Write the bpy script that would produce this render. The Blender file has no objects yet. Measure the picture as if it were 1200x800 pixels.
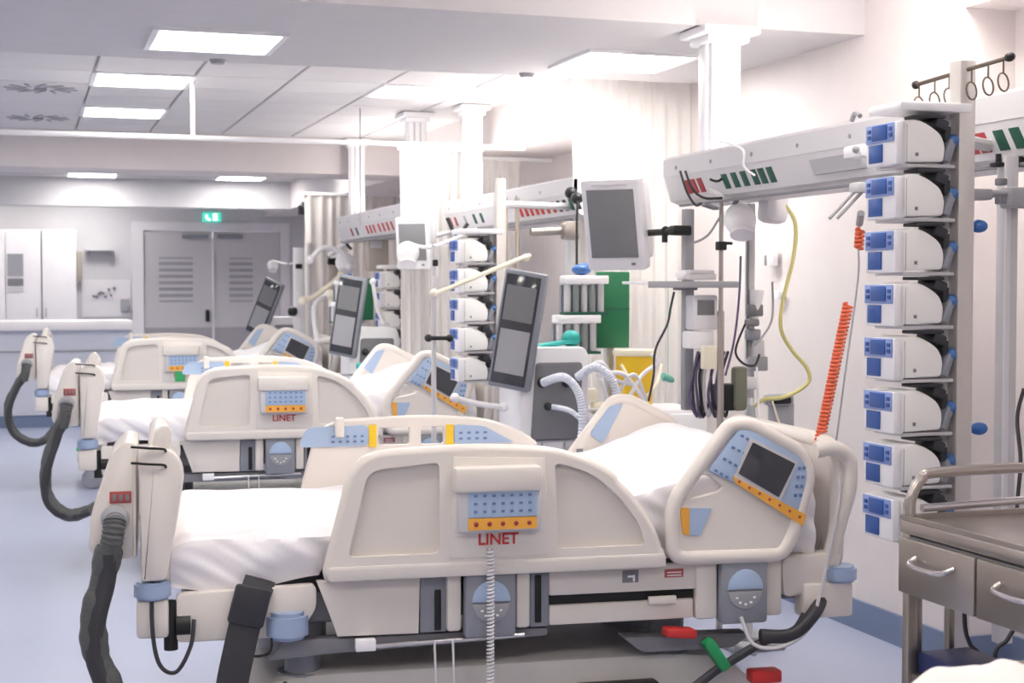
import bpy, bmesh, math, random
from mathutils import Vector, Matrix, Euler, noise
from mathutils.geometry import tessellate_polygon
random.seed(7)
PI = math.pi
SC = bpy.context.scene
COL = SC.collection

# ------------------------------------------------------------------ camera
CAMH = 1.5
cam_d = bpy.data.cameras.new('camera'); cam = bpy.data.objects.new('camera', cam_d); COL.objects.link(cam)
FPX, VPX, HY = 1740.0, 30.0, 335.0
YAW = math.atan((600 - VPX) / FPX); PITCH = math.atan((400 - HY) / FPX)
cam.location = (0, 0, CAMH); cam.rotation_euler = (PI / 2 - PITCH, 0, -YAW)
cam_d.sensor_width = 36; cam_d.lens = 36 * FPX / 1200; cam_d.clip_end = 60
cam_d.dof.use_dof = True; cam_d.dof.focus_distance = 4.4; cam_d.dof.aperture_fstop = 6.3
SC.camera = cam
# ------------------------------------------------------------------ world and exposure
w = bpy.data.worlds.new('world'); SC.world = w; w.use_nodes = True
w.node_tree.nodes['Background'].inputs[0].default_value = (.85, .9, 1, 1)
w.node_tree.nodes['Background'].inputs[1].default_value = .6
SC.view_settings.view_transform = 'Standard'; SC.view_settings.look = 'None'
SC.view_settings.gamma = 1; SC.view_settings.use_curve_mapping = False
SC.view_settings.exposure = 1.46
UPLAMP = 9.0        # indirect light strips on top of the supply beams
LAMP = 9.8          # strength of the ceiling panels
NEARLAMP = 7.5
SC.cycles.max_bounces = 8; SC.cycles.diffuse_bounces = 5

# ------------------------------------------------------------------ pixel helper (a point on the plane Y = const, X = const)
_f = Vector((math.sin(YAW) * math.cos(PITCH), math.cos(YAW) * math.cos(PITCH), -math.sin(PITCH)))
_r = Vector((math.cos(YAW), -math.sin(YAW), 0)); _u = _r.cross(_f)
def at(px, py, Y):
    d = _f + _r * ((px - 600) / FPX) + _u * ((400 - py) / FPX)
    return Vector((0, 0, CAMH)) + d * (Y / d.y)
def atx(px, py, X):
    d = _f + _r * ((px - 600) / FPX) + _u * ((400 - py) / FPX)
    return Vector((0, 0, CAMH)) + d * (X / d.x)

# ------------------------------------------------------------------ materials
def srgb(c):
    return tuple((v / 255 / 12.92 if v / 255 <= .04045 else ((v / 255 + .055) / 1.055) ** 2.4) for v in c) + (1,)
M = {}
def mat(name, rgb, rough=.5, metal=0, vary=.04, scale=8, bump=0, bscale=60, emit=0, trans=0, alpha=1, coat=0, sub=0):
    m = bpy.data.materials.new(name); m.use_nodes = True; nt = m.node_tree; b = nt.nodes['Principled BSDF']
    c = srgb(rgb)
    tc = nt.nodes.new('ShaderNodeTexCoord')
    if vary:
        n = nt.nodes.new('ShaderNodeTexNoise'); n.inputs['Scale'].default_value = scale; n.inputs['Detail'].default_value = 4
        nt.links.new(tc.outputs['Object'], n.inputs['Vector'])
        mx = nt.nodes.new('ShaderNodeMix'); mx.data_type = 'RGBA'
        mx.inputs[6].default_value = tuple(max(0, v * (1 - vary)) for v in c[:3]) + (1,)
        mx.inputs[7].default_value = tuple(min(1, v * (1 + vary)) for v in c[:3]) + (1,)
        nt.links.new(n.outputs['Fac'], mx.inputs[0]); nt.links.new(mx.outputs[2], b.inputs['Base Color'])
    else: b.inputs['Base Color'].default_value = c
    b.inputs['Roughness'].default_value = rough; b.inputs['Metallic'].default_value = metal
    if coat: b.inputs['Coat Weight'].default_value = coat
    if trans: b.inputs['Transmission Weight'].default_value = trans
    if alpha < 1: b.inputs['Alpha'].default_value = alpha
    if emit:
        b.inputs['Emission Color'].default_value = c; b.inputs['Emission Strength'].default_value = emit
    if bump:
        n2 = nt.nodes.new('ShaderNodeTexNoise'); n2.inputs['Scale'].default_value = bscale; n2.inputs['Detail'].default_value = 3
        nt.links.new(tc.outputs['Object'], n2.inputs['Vector'])
        bp = nt.nodes.new('ShaderNodeBump'); bp.inputs['Strength'].default_value = bump; bp.inputs['Distance'].default_value = .01
        nt.links.new(n2.outputs['Fac'], bp.inputs['Height']); nt.links.new(bp.outputs[0], b.inputs['Normal'])
    if sub:
        tr = nt.nodes.new('ShaderNodeBsdfTranslucent'); tr.inputs[0].default_value = c
        ms = nt.nodes.new('ShaderNodeMixShader'); ms.inputs[0].default_value = sub
        out = nt.nodes['Material Output']
        nt.links.new(b.outputs[0], ms.inputs[1]); nt.links.new(tr.outputs[0], ms.inputs[2]); nt.links.new(ms.outputs[0], out.inputs[0])
    M[name] = m; return m
mat('wall', (224, 217, 216), .75, bump=.02); mat('wall_far', (208, 206, 209), .75)
mat('ceiling', (224, 221, 221), .8, bump=.03); mat('tile', (222, 219, 219), .85, bump=.1, bscale=200)
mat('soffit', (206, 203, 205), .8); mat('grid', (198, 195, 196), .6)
mat('floor', (168, 174, 197), .38, vary=.05, scale=3, bump=.01); mat('skirt', (116, 130, 158), .5)
mat('counter', (206, 208, 219), .5); mat('counter_top_lit', (245, 240, 240), .35)  # glow on the lit worktop is put into the white of its colour
mat('door', (196, 192, 196), .55); mat('door_kick', (160, 156, 162), .5); mat('frame', (226, 222, 226), .5)
mat('cabinet', (236, 232, 236), .5)
mat('bed', (226, 219, 212), .38, vary=.02, scale=4, coat=.15); mat('bed_inset_shade', (218, 211, 204), .45, vary=.02)  # darker inset copy of the plastic: recess shade put into the colour
mat('bed_grey', (140, 143, 152), .45); mat('bed_dark', (128, 128, 133), .5); mat('under', (208, 205, 201), .5, vary=.1)
mat('blue_bumper', (158, 176, 206), .4); mat('panel_blue', (166, 186, 214), .4); mat('deep_blue', (104, 126, 170), .4)
mat('orange', (238, 172, 70), .45); mat('yellow', (238, 196, 40), .4); mat('red', (196, 48, 48), .45)
mat('spiral_red', (236, 110, 74), .45); mat('green', (22, 104, 66), .5); mat('bright_green', (40, 150, 90), .5)
mat('dark_green', (20, 82, 66), .5); mat('teal', (40, 168, 160), .5); mat('maroon', (158, 52, 58), .5); mat('label_red', (170, 80, 80), .5)
mat('sheet', (243, 240, 243), .8, vary=.02, bump=.25, bscale=9); mat('cloth_pink', (250, 240, 236), .8, vary=.02, bump=.3, bscale=9)
mat('hose', (84, 86, 86), .6, bump=.5, bscale=80); mat('strap', (58, 58, 62), .7, bump=.2, bscale=120); mat('black', (22, 22, 24), .5, vary=0)
mat('cable', (50, 50, 56), .5); mat('purple', (96, 84, 120), .5); mat('screen', (122, 122, 125), .4, vary=.1)
mat('screen_dark', (60, 62, 68), .12, coat=.5); mat('white', (243, 242, 244), .35, vary=.01); mat('pale', (226, 224, 228), .4)
mat('light_grey', (205, 203, 206), .4); mat('grey', (160, 160, 165), .45); mat('pump', (244, 243, 246), .35, vary=.01); mat('pump_side', (250, 248, 246), .4, vary=.01)
mat('key_blue', (44, 86, 160), .4); mat('key_light', (140, 160, 215), .4); mat('lever', (60, 105, 165), .35); mat('knob', (30, 100, 180), .25, coat=.4)
mat('steel', (176, 168, 160), .33, .85, vary=.08, scale=3); mat('steel_top', (190, 182, 176), .25, .85); mat('chrome', (220, 218, 220), .18, 1, vary=0)
mat('alu', (210, 204, 200), .35, .4, vary=.02); mat('bronze', (120, 108, 98), .4, .6)
mat('pendant', (214, 212, 214), .45, vary=.01); mat('pendant_top', (240, 236, 238), .45, vary=.01)
mat('curtain', (246, 243, 240), .85, vary=.02, sub=.35); mat('curtain_beige', (226, 219, 214), .85, vary=.02, sub=.25)
mat('corrugated', (232, 236, 246), .4); mat('cream', (238, 230, 210), .4); mat('yellow_hose', (212, 204, 138), .4)
mat('clear', (215, 222, 224), .1, trans=.6, vary=0); mat('lamp', (252, 250, 245), 1, vary=0, emit=LAMP); mat('lamp_up', (255, 248, 242), 1, vary=0, emit=UPLAMP); mat('lamp_near', (255, 249, 241), 1, vary=0, emit=NEARLAMP)
mat('exit', (60, 170, 150), .4, emit=.6, vary=0); mat('exit_white', (240, 255, 250), .4, emit=1.6, vary=0)
mat('mint', (132, 208, 188), .6); mat('navy', (30, 42, 92), .4); mat('pane', (176, 178, 186), .2); mat('vinyl_glass', (160, 158, 165), .5); mat('paper', (236, 236, 236), .8)
mat('brown', (182, 172, 160), .6); mat('olive', (120, 122, 104), .6)

# ------------------------------------------------------------------ mesh helpers
def new(): return bmesh.new()
def merge(dst, src, mx=None):
    if mx is not None: bmesh.ops.transform(src, matrix=mx, verts=src.verts)
    me = bpy.data.meshes.new('t'); src.to_mesh(me); src.free(); dst.from_mesh(me); bpy.data.meshes.remove(me)
def rotm(rot): return Euler(rot, 'XYZ').to_matrix().to_4x4() if rot else Matrix()
def box(bm, c, s, r=0, rot=None, seg=2):
    t = new(); bmesh.ops.create_cube(t, size=1); bmesh.ops.scale(t, vec=s, verts=t.verts)
    if r: bmesh.ops.bevel(t, geom=t.edges[:], offset=min(r, min(s) * .49), segments=seg, affect='EDGES', profile=.5)
    merge(bm, t, Matrix.Translation(c) @ rotm(rot)); return bm
def bx(bm, a, b, r=0):
    return box(bm, [(a[i] + b[i]) / 2 for i in range(3)], [abs(a[i] - b[i]) for i in range(3)], r)
def ball(bm, c, s, rot=None, u=16, v=10):
    t = new(); bmesh.ops.create_uvsphere(t, u_segments=u, v_segments=v, radius=1); bmesh.ops.scale(t, vec=s, verts=t.verts)
    merge(bm, t, Matrix.Translation(c) @ rotm(rot)); return bm
def cyl(bm, a, b, r, n=16, r2=None, bev=0):
    a = Vector(a); b = Vector(b); d = b - a; t = new()
    bmesh.ops.create_cone(t, cap_ends=True, segments=n, radius1=r, radius2=r if r2 is None else r2, depth=d.length)
    if bev:
        bmesh.ops.bevel(t, geom=[e for e in t.edges if len([f for f in e.link_faces if len(f.verts) > 4]) == 1], offset=bev, segments=2, affect='EDGES')
    q = d.to_track_quat('Z', 'Y').to_matrix().to_4x4()
    merge(bm, t, Matrix.Translation((a + b) / 2) @ q); return bm
def smooth(pts, k=6, closed=False):
    pts = [Vector(p) for p in pts]; n = len(pts); out = []
    for i in range(n if closed else n - 1):
        g = (lambda j: pts[j % n]) if closed else (lambda j: pts[max(0, min(n - 1, j))])
        p0, p1, p2, p3 = g(i - 1), g(i), g(i + 1), g(i + 2)
        for s in range(k):
            t = s / k
            out.append(.5 * ((2 * p1) + (p2 - p0) * t + (2 * p0 - 5 * p1 + 4 * p2 - p3) * t * t + (3 * p1 - p0 - 3 * p2 + p3) * t ** 3))
    if not closed: out.append(pts[-1])
    return out
def tube(bm, pts, r, n=8, closed=False, flat=1.0, upv=None):
    """sweep an ellipse (r, r*flat) along pts; r may be a list; upv fixes the flat direction"""
    P = [Vector(p) for p in pts]; N = len(P); rings = []
    tan = []
    for i in range(N):
        a = P[(i - 1) % N] if (closed or i) else P[0]; b = P[(i + 1) % N] if (closed or i < N - 1) else P[-1]
        tan.append((b - a).normalized())
    ref = Vector(upv) if upv else (Vector((0, 0, 1)) if abs(tan[0].z) < .9 else Vector((1, 0, 0)))
    nrm = (ref - tan[0] * ref.dot(tan[0])).normalized()
    for i in range(N):
        if upv: nrm = (ref - tan[i] * ref.dot(tan[i])).normalized()
        elif i:
            nrm = (nrm - tan[i] * nrm.dot(tan[i]))
            nrm = nrm.normalized() if nrm.length > 1e-6 else tan[i].orthogonal().normalized()
        bn = tan[i].cross(nrm); rr = r[i] if isinstance(r, (list, tuple)) else r
        rings.append([bm.verts.new(P[i] + nrm * (rr * flat * math.cos(2 * PI * k / n)) + bn * (rr * math.sin(2 * PI * k / n))) for k in range(n)])
    for i in range(N if closed else N - 1):
        A, B = rings[i], rings[(i + 1) % N]
        for k in range(n): bm.faces.new((A[k], A[(k + 1) % n], B[(k + 1) % n], B[k]))
    if not closed:
        bm.faces.new(rings[0][::-1]); bm.faces.new(rings[-1])
    return bm
def corrug(pts, r, amp=.12, per=2):
    return [r * (1 + (amp if (i // per) % 2 else -amp)) for i in range(len(pts))]
def poly_round(pts, rad, seg=4):
    out = []; n = len(pts)
    for i in range(n):
        p = Vector(pts[i]).to_2d() if len(pts[i]) == 3 else Vector(pts[i]); a = Vector(pts[i - 1]); b = Vector(pts[(i + 1) % n])
        r = rad[i] if isinstance(rad, (list, tuple)) else rad
        da, db = a - p, b - p; r = min(r, da.length * .45, db.length * .45)
        if r < 1e-5: out.append(p); continue
        s, e = p + da.normalized() * r, p + db.normalized() * r
        for k in range(seg + 1):
            t = k / seg; out.append((s * (1 - t) ** 2) + (p * 2 * t * (1 - t)) + (e * t * t))
    return out
def prism(bm, outline, y0, y1, bev=0, holes=(), plane='xz'):
    """outline in x,z extruded in y (or plane 'yz' extruded in x, 'xy' extruded in z)"""
    def V(p, y):
        return (p[0], y, p[1]) if plane == 'xz' else ((y, p[0], p[1]) if plane == 'yz' else (p[0], p[1], y))
    t = new()
    if not holes:
        A = [t.verts.new(V(p, y0)) for p in outline]; f = t.faces.new(A)
        r = bmesh.ops.extrude_face_region(t, geom=[f]); vs = [g for g in r['geom'] if isinstance(g, bmesh.types.BMVert)]
        d = Vector(V((0, 0), y1 - y0)); bmesh.ops.translate(t, vec=d, verts=vs)
        if bev:
            es = [e for e in t.edges if any(len(ff.verts) == len(outline) for ff in e.link_faces) and len(outline) > 4 or len(outline) <= 4]
            bmesh.ops.bevel(t, geom=es, offset=bev, segments=2, affect='EDGES', profile=.5)
    else:
        loops = [list(outline)] + [list(h) for h in holes]
        tris = tessellate_polygon([[Vector((p[0], p[1], 0)) for p in l] for l in loops]); flat = [p for l in loops for p in l]
        A = [t.verts.new(V(p, y0)) for p in flat]; B = [t.verts.new(V(p, y1)) for p in flat]
        for a, b, c in tris:
            try: t.faces.new((A[a], A[b], A[c])); t.faces.new((B[c], B[b], B[a]))
            except ValueError: pass
        o = 0
        for l in loops:
            n = len(l)
            for i in range(n): t.faces.new((A[o + i], A[o + (i + 1) % n], B[o + (i + 1) % n], B[o + i]))
            o += n
    bmesh.ops.recalc_face_normals(t, faces=t.faces)
    merge(bm, t); return bm
def helix(bm, a, b, R, turns, r, n=6, per=9):
    a = Vector(a); b = Vector(b); d = (b - a); ax = d.normalized(); u = ax.orthogonal().normalized(); v = ax.cross(u); pts = []
    for i in range(int(turns * per) + 1):
        t = i / (turns * per); an = 2 * PI * i / per
        pts.append(a + d * t + u * R * math.cos(an) + v * R * math.sin(an))
    return tube(bm, pts, r, n)
def obj(name, bm, m, parent=None, label=None, smoothed=True, stuff=False):
    me = bpy.data.meshes.new(name)
    if parent is not None and parent.get('_w'): bmesh.ops.translate(bm, vec=-Vector(parent['_w']), verts=bm.verts)
    bmesh.ops.recalc_face_normals(bm, faces=bm.faces)
    bm.to_mesh(me); bm.free()
    me.materials.append(M[m] if isinstance(m, str) else m)
    if smoothed:
        me.polygons.foreach_set('use_smooth', [True] * len(me.polygons)); me.set_sharp_from_angle(angle=math.radians(38))
    o = bpy.data.objects.new(name, me); COL.objects.link(o)
    if parent is not None:
        o.parent = parent
        if parent.get('_w'): o['_w'] = tuple(parent['_w'])   # grandchildren keep the thing's frame
    if label: o['label'] = label
    if stuff: o['kind'] = 'stuff'
    return o
def tag(o, label, cat, group=None, kind=None):
    o['label'] = label; o['category'] = cat
    if group: o['group'] = group
    if kind: o['kind'] = kind
    return o
def thing(name, label, cat, loc=(0, 0, 0), rotz=0, group=None, local=False):
    """an Empty at the thing's base; its parts are built in world coordinates unless local"""
    o = bpy.data.objects.new(name, None); COL.objects.link(o); o.empty_display_size = .1
    o.location = loc; o.rotation_euler = (0, 0, rotz)
    if not local: o['_w'] = tuple(loc)
    return tag(o, label, cat, group)
def single(name, bm, m, label, cat, group=None, smoothed=True):
    xs = [v.co.x for v in bm.verts]; ys = [v.co.y for v in bm.verts]; zs = [v.co.z for v in bm.verts]
    c = Vector(((min(xs) + max(xs)) / 2, (min(ys) + max(ys)) / 2, min(zs)))
    bmesh.ops.translate(bm, vec=-c, verts=bm.verts); o = obj(name, bm, m, smoothed=smoothed); o.location = c
    return tag(o, label, cat, group)
def struct(name, bm, m, parent=None, smoothed=False):
    o = obj(name, bm, m, parent, smoothed=smoothed)
    if parent is None: o['kind'] = 'structure'
    return o
def dup(root, loc, rotz=None, label=None, group=None):
    r = root.copy(); COL.objects.link(r); r.location = loc
    if rotz is not None: r.rotation_euler = (0, 0, rotz)
    if label: r['label'] = label
    if group: r['group'] = group
    for ch in root.children:
        c = ch.copy(); COL.objects.link(c); c.parent = r
        for g in ch.children:
            d = g.copy(); COL.objects.link(d); d.parent = c
    return r
def text(parent, s, size, m, mx, depth=.001, name='lettering', label=None):
    cu = bpy.data.curves.new('txt', 'FONT'); cu.body = s; cu.size = size; cu.extrude = depth; cu.align_x = 'CENTER'; cu.align_y = 'CENTER'
    cu.offset = size * .02; cu.resolution_u = 3
    o = bpy.data.objects.new('txt', cu); COL.objects.link(o); bpy.context.view_layer.update()
    me = bpy.data.meshes.new_from_object(o.evaluated_get(bpy.context.evaluated_depsgraph_get()))
    bpy.data.objects.remove(o); bm = new(); bm.from_mesh(me); bpy.data.meshes.remove(me)
    bmesh.ops.transform(bm, matrix=mx, verts=bm.verts)
    return obj(name, bm, m, parent, label, smoothed=False)
FRONT = Matrix.Rotation(PI / 2, 4, 'X')    # text lying in xy turned to face -y

# ================================================================== THE ROOM
XR, XL, YB, YF = 3.45, -3.6, -1.6, 19.0
CN, CT, SOF = 3.0, 2.66, 2.58
b = new(); bx(b, (XL - .2, YB - .2, -.1), (4.0, YF + .3, 0)); struct('floor', b, 'floor')
b = new()
prism(b, [(4.93, 0), (YF, 0), (YF, 3.1), (YB, 3.1), (YB, 2.57), (4.93, 2.57)], XR, XR + .45, plane='yz')
wr = struct('wall_right', b, 'wall')
b = new(); bx(b, (3.68, YB, 0), (3.9, 4.93, 2.57)); struct('recess_back', b, 'wall', wr)
b = new(); bx(b, (XL - .2, YB, 0), (XL, YF, 3.1)); struct('wall_left', b, 'wall')
b = new(); bx(b, (XL, YB - .2, 0), (XR + .2, YB, 3.1)); struct('wall_back', b, 'wall')
b = new()
prism(b, [(XL, 0), (XL, 3.1), (4, 3.1), (4, 0), (3.1, 0), (3.1, 2.19), (1.40, 2.19), (1.40, 0)], YF, YF + .2, plane='xz'); struct('wall_far', b, 'wall_far')
b = new(); bx(b, (XL, YB, CN), (XR + .2, 5.65, CN + .1)); struct('ceiling', b, 'ceiling')
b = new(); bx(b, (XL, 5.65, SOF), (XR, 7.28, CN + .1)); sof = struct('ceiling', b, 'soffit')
b = new(); bx(b, (XL, 7.28, CT + .03), (XR, YF, CT + .14)); tc = struct('ceiling', b, 'grid')
b = new(); bx(b, (2.9, 7.62, 2.385), (XR, YF, CT + .03)); struct('trim_1', b, 'wall')        # bulkhead along the wall
b = new(); bx(b, (XL, 11.7, 2.39), (2.9, 12.3, CT + .03)); struct('trim_2', b, 'wall')       # down-stand beam
b = new(); bx(b, (XL, 17.0, 2.38), (2.9, 17.3, CT + .03)); struct('trim_3', b, 'wall_far')
# ceiling tiles as parts of the suspended ceiling
P = .5375; X0 = .905 - 20 * P
skip = set()
def tilemesh(s, t=.03):
    q = new(); box(q, (0, 0, 0), (s, s, t), .004, seg=1); me = bpy.data.meshes.new('ceiling_tile'); q.to_mesh(me); q.free(); me.materials.append(M['tile']); return me
TM = tilemesh(P - .014)
LX = [.905 - P, .905 + P * 1 + P]      # columns of lights: tile left edges .3675 and 1.98
def is_light(i, j):
    x = X0 + i * P; y = 7.32 + j * P
    return None
rows = [7.30 + j * P for j in range(8)]
lights_tile = []; vents_tile = []
for j, y in enumerate(rows):
    for i in range(15, 24):
        x = X0 + i * P
        if x + P > 2.91 + P * .5: continue
        k = i - 19                    # k=0 is the tile just left of the first seam
        if (j, k) in ((2, 0), (5, 0), (2, 3)): lights_tile.append((x, y, j, k)); continue
        if j in (3, 6) and k == -1: vents_tile.append((x, y, j)); continue
        o = bpy.data.objects.new('ceiling_tile', TM); COL.objects.link(o); o.parent = tc
        o.location = (x + P / 2, y + P / 2, CT + .016)
# ------------------------------------------------------------------ skirting
b = new(); bx(b, (XR - .015, 4.93, 0), (XR, YF, .13)); bx(b, (XR, 4.915, 0), (3.68, 4.93, .13)); bx(b, (3.665, YB, 0), (3.68, 4.93, .13)); struct('baseboard_right', b, 'skirt')
b = new(); bx(b, (XL, YF - .015, 0), (1.26, YF, .13)); bx(b, (3.24, YF - .015, 0), (XR, YF, .13)); struct('baseboard_far', b, 'skirt')
# ------------------------------------------------------------------ ceiling lights
def ceiling_light(x, y, z, s, label, m='lamp', group='ceiling light panels'):
    t = thing('ceiling_light', label, 'ceiling light', (x + s / 2, y + s / 2, z), 0, group)
    q = new(); h = s / 2; cx, cy = x + h, y + h
    prism(q, [(x - .008, y - .008), (x + s + .008, y - .008), (x + s + .008, y + s + .008), (x - .008, y + s + .008)], z - .012, z + .03,
          holes=[[(x + .02, y + .02), (x + s - .02, y + .02), (x + s - .02, y + s - .02), (x + .02, y + s - .02)]], plane='xy')
    obj('frame', q, 'white', t, smoothed=False)
    q = new(); bx(q, (x + .018, y + .018, z - .008), (x + s - .018, y + s - .018, z + .004)); obj('diffuser', q, m, t, smoothed=False)
    return t
ceiling_light(.527, 6.38, SOF - .002, .555, 'square ceiling light in the low soffit at upper left, largest lit panel')
ceiling_light(2.465, 6.37, SOF - .002, .555, 'square ceiling light in the low soffit beside the near white column')
nm = {(2, 0): 'lit ceiling panel in the tiles above the curtain rail hanger, nearer of the left pair', (5, 0): 'lit ceiling panel in the tiles, farther of the left pair',
      (2, 3): 'lit ceiling panel beside the tall white column, nearer of the right pair', (5, 3): 'lit ceiling panel behind the flanged column, farther of the right pair'}
for x, y, j, k in lights_tile: ceiling_light(x, y, CT + .001, P, nm[(j, k)])
ceiling_light(.43, 16.2, CT + .025, .52, 'small far ceiling light near the cabinets beyond the beam')
for x in (-1.2, .43): ceiling_light(x, 17.9, CT + .025, .52, 'added unseen ceiling light brightening the far wall beyond the last beam, ' + {-1.2: 'leftmost', .43: 'middle', 2.0: 'rightmost'}[x], group='added fill lights beyond the last beam')  # unseen panels added to brighten the dark far wall
ceiling_light(2.0, 16.2, CT + .025, .52, 'small far ceiling light near the exit doors beyond the beam')
for x in (-1.1, .43, 2.0): ceiling_light(x, 13.6, CT + .025, .52, 'ceiling light hidden behind the down-stand beam, ' + {-1.1: 'leftmost', .43: 'middle', 2.0: 'rightmost'}[x], group='ceiling lights behind the beam')
for x in (-2.4,):
    for y in (6.38, 8.4, 10.0, 13.6): ceiling_light(x, y, (SOF if y < 7 else CT + .03) - .002, .54, {6.38: 'nearest', 8.4: 'second', 10.0: 'third', 13.6: 'farthest'}[y] + ' ceiling light over the aisle left of the view', group='ceiling lights over the aisle')
for x in (-2.0, -.2, 1.7):
    for y in (.6, 3.2): ceiling_light(x, y, CN - .002, .6, {-2.0: 'left', -.2: 'middle', 1.7: 'right'}[x] + ' ceiling light over the near bay, ' + ('front' if y < 1 else 'rear') + ' row', 'lamp_near', 'ceiling lights over the near bay')
ceiling_light(2.75, 4.2, CN - .002, .6, 'unseen ceiling light added near the right wall to brighten its upper part', 'lamp_near', 'ceiling lights over the near bay')  # added out of view to brighten the upper right wall
for x, y, j in vents_tile:
    t = thing('ceiling_vent', ('nearer' if j == 3 else 'farther') + ' square swirl air vent in the ceiling tiles at upper left', 'air vent', (x + P / 2, y + P / 2, CT))
    q = new(); box(q, (x + P / 2, y + P / 2, CT + .008), (P - .01, P - .01, .02), .004); obj('face_plate', q, 'tile', t)
    for a in range(12):
        q = new(); an = a * PI / 6
        box(q, (x + P / 2 + .145 * math.cos(an), y + P / 2 + .145 * math.sin(an), CT - .004), (.13, .022, .008), .002, (0, 0, an + .35)); obj('slot_blade', q, 'grey', t)
    q = new(); cyl(q, (x + P / 2, y + P / 2, CT - .012), (x + P / 2, y + P / 2, CT), .035); obj('hub', q, 'bed_dark', t)
for px, py in ((255, 70), (617, 86)):
    p = atZ = None
    d = _f + _r * ((px - 600) / FPX) + _u * ((400 - py) / FPX); p = Vector((0, 0, CAMH)) + d * ((SOF - CAMH) / d.z)
    q = new(); cyl(q, (p.x, p.y, SOF - .02), (p.x, p.y, SOF), .03, r2=.04)
    single('smoke_detector', q, 'grey', 'small grey ceiling sensor at the soffit edge ' + ('near the left light' if px < 300 else 'near the right light'), 'sensor')

# ------------------------------------------------------------------ far end: doors, sign, cabinets, counter
b = new()
prism(b, [(1.26, 0), (1.26, 2.30), (3.22, 2.30), (3.22, 0), (3.10, 0), (3.10, 2.19), (1.40, 2.19), (1.40, 0)], YF - .03, YF + .05); struct('trim_4', b, 'frame')
for n, (xa, xb) in enumerate(((1.405, 2.245), (2.255, 3.095))):
    q = new()
    wx = (xa + .18, xa + .60) if n == 0 else (xa + .20, xa + .50)
    prism(q, [(xa, .01), (xb, .01), (xb, 2.185), (xa, 2.185)], YF, YF + .04, holes=[[(wx[0], 1.30), (wx[1], 1.30), (wx[1], 1.86), (wx[0], 1.86)]])
    d = struct('door_%d' % (n + 1), q, 'door')
    q = new(); bx(q, (wx[0], YF + .01, 1.30), (wx[1], YF + .03, 1.86)); struct('pane', q, 'vinyl_glass', d)
    for k in range(7):
        q = new(); bx(q, (wx[0], YF + .0, 1.32 + k * .08), (wx[1], YF + .012, 1.36 + k * .08)); struct('blind_slat', q, 'door', d)
    q = new(); bx(q, (xa + .01, YF - .006, .02), (xb - .01, YF, .98)); struct('kick_plate', q, 'door_kick', d)
    q = new(); bx(q, ((xb - .37) if n == 0 else (xa + .05), YF - .06, 2.10), (xb - .05 if n == 0 else xa + .37, YF - .003, 2.145), .005); struct('door_closer', q, 'bed_grey', d)
    if n == 0:
        q = new(); bx(q, (xb - .09, YF - .04, 1.05), (xb - .04, YF - .003, 1.20), .01); struct('door_handle', q, 'black', d)
        q = new(); bx(q, (xb - .005, YF - .02, .02), (xb + .02, YF - .003, 2.1)); struct('door_handle', q, 'frame', d)
t = thing('exit_sign', 'small green lit exit sign above the far double doors', 'sign', (2.23, YF - .05, 2.30))
q = new(); bx(q, (2.13, YF - .07, 2.31), (2.35, YF - .001, 2.42), .005); obj('housing', q, 'exit', t)
q = new(); ball(q, (2.17, YF - .075, 2.375), (.012, .004, .014)); box(q, (2.18, YF - .073, 2.345), (.035, .006, .018), .002, (0, .5, 0)); box(q, (2.205, YF - .073, 2.33), (.03, .006, .01), .002, (0, -.6, 0)); obj('running_figure', q, 'exit_white', t)
q = new(); bx(q, (2.255, YF - .074, 2.325), (2.30, YF - .07, 2.405)); obj('doorway_mark', q, 'exit_white', t)
# cabinets
for n, (xa, xb) in enumerate(((-.62, .18), (.19, .585))):
    t = thing('wall_cabinet', ('tall white cabinet with a paper notice, left of the pair at the far wall' if n == 0 else 'tall plain white cabinet beside the far wall shelf'), 'cabinet', (xa, YF - .5, 0), 0, 'tall white cabinets at the far wall')
    q = new(); bx(q, (xa, YF - .46, .0), (xb, YF, 2.17), .004); obj('body', q, 'cabinet', t)
    dd = 2 if n == 0 else 1
    for k in range(dd):
        a0 = xa + (xb - xa) * k / dd + .005; a1 = xa + (xb - xa) * (k + 1) / dd - .005
        q = new(); bx(q, (a0, YF - .485, .1), (a1, YF - .461, 2.15), .004); d = obj('door', q, 'cabinet', t)
        q = new(); bx(q, (a1 - .05 if k == dd - 1 and n == 0 else a0 + .03, YF - .50, 1.13), (a1 - .038 if k == dd - 1 and n == 0 else a0 + .042, YF - .485, 1.24)); obj('handle', q, 'grey', d)
    if n == 0:
        q = new(); bx(q, (-.20, YF - .492, 1.62), (-.02, YF - .486, 1.88)); obj('notice', q, 'grey', t, 'grey printed notice')
        q = new(); bx(q, (-.20, YF - .492, 1.50), (-.02, YF - .486, 1.59)); obj('notice', q, 'bed_dark', t, 'dark printed strip')
        q = new(); bx(q, (-.20, YF - .491, 1.43), (-.02, YF - .486, 1.485)); obj('notice', q, 'light_grey', t)
q = new(); bx(q, (.60, YF - .1, 1.55), (.66, YF - .001, 1.92), .01); single('towel_dispenser', q, 'brown', 'slim grey-brown dispenser on the wall beside the white cabinet', 'dispenser')
t = thing('wall_shelf', 'short white wall shelf beside the far cabinets', 'shelf', (.85, YF, 1.9))
q = new(); bx(q, (.70, YF - .16, 1.93), (1.03, YF - .001, 1.96), .003); obj('board', q, 'light_grey', t)
for x in (.74, .98):
    q = new(); bx(q, (x, YF - .12, 1.86), (x + .02, YF - .001, 1.93)); obj('bracket', q, 'grey', t)
q = new(); bx(q, (.66, YF - .02, 1.12), (1.24, YF - .001, 1.58)); single('splash_panel', q, 'frame', 'white panel on the far wall above the counter', 'panel')
t = thing('wall_hooks', 'dark patterned wall mounted hooks on the white panel', 'hooks', (.92, YF - .02, 1.35))
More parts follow.
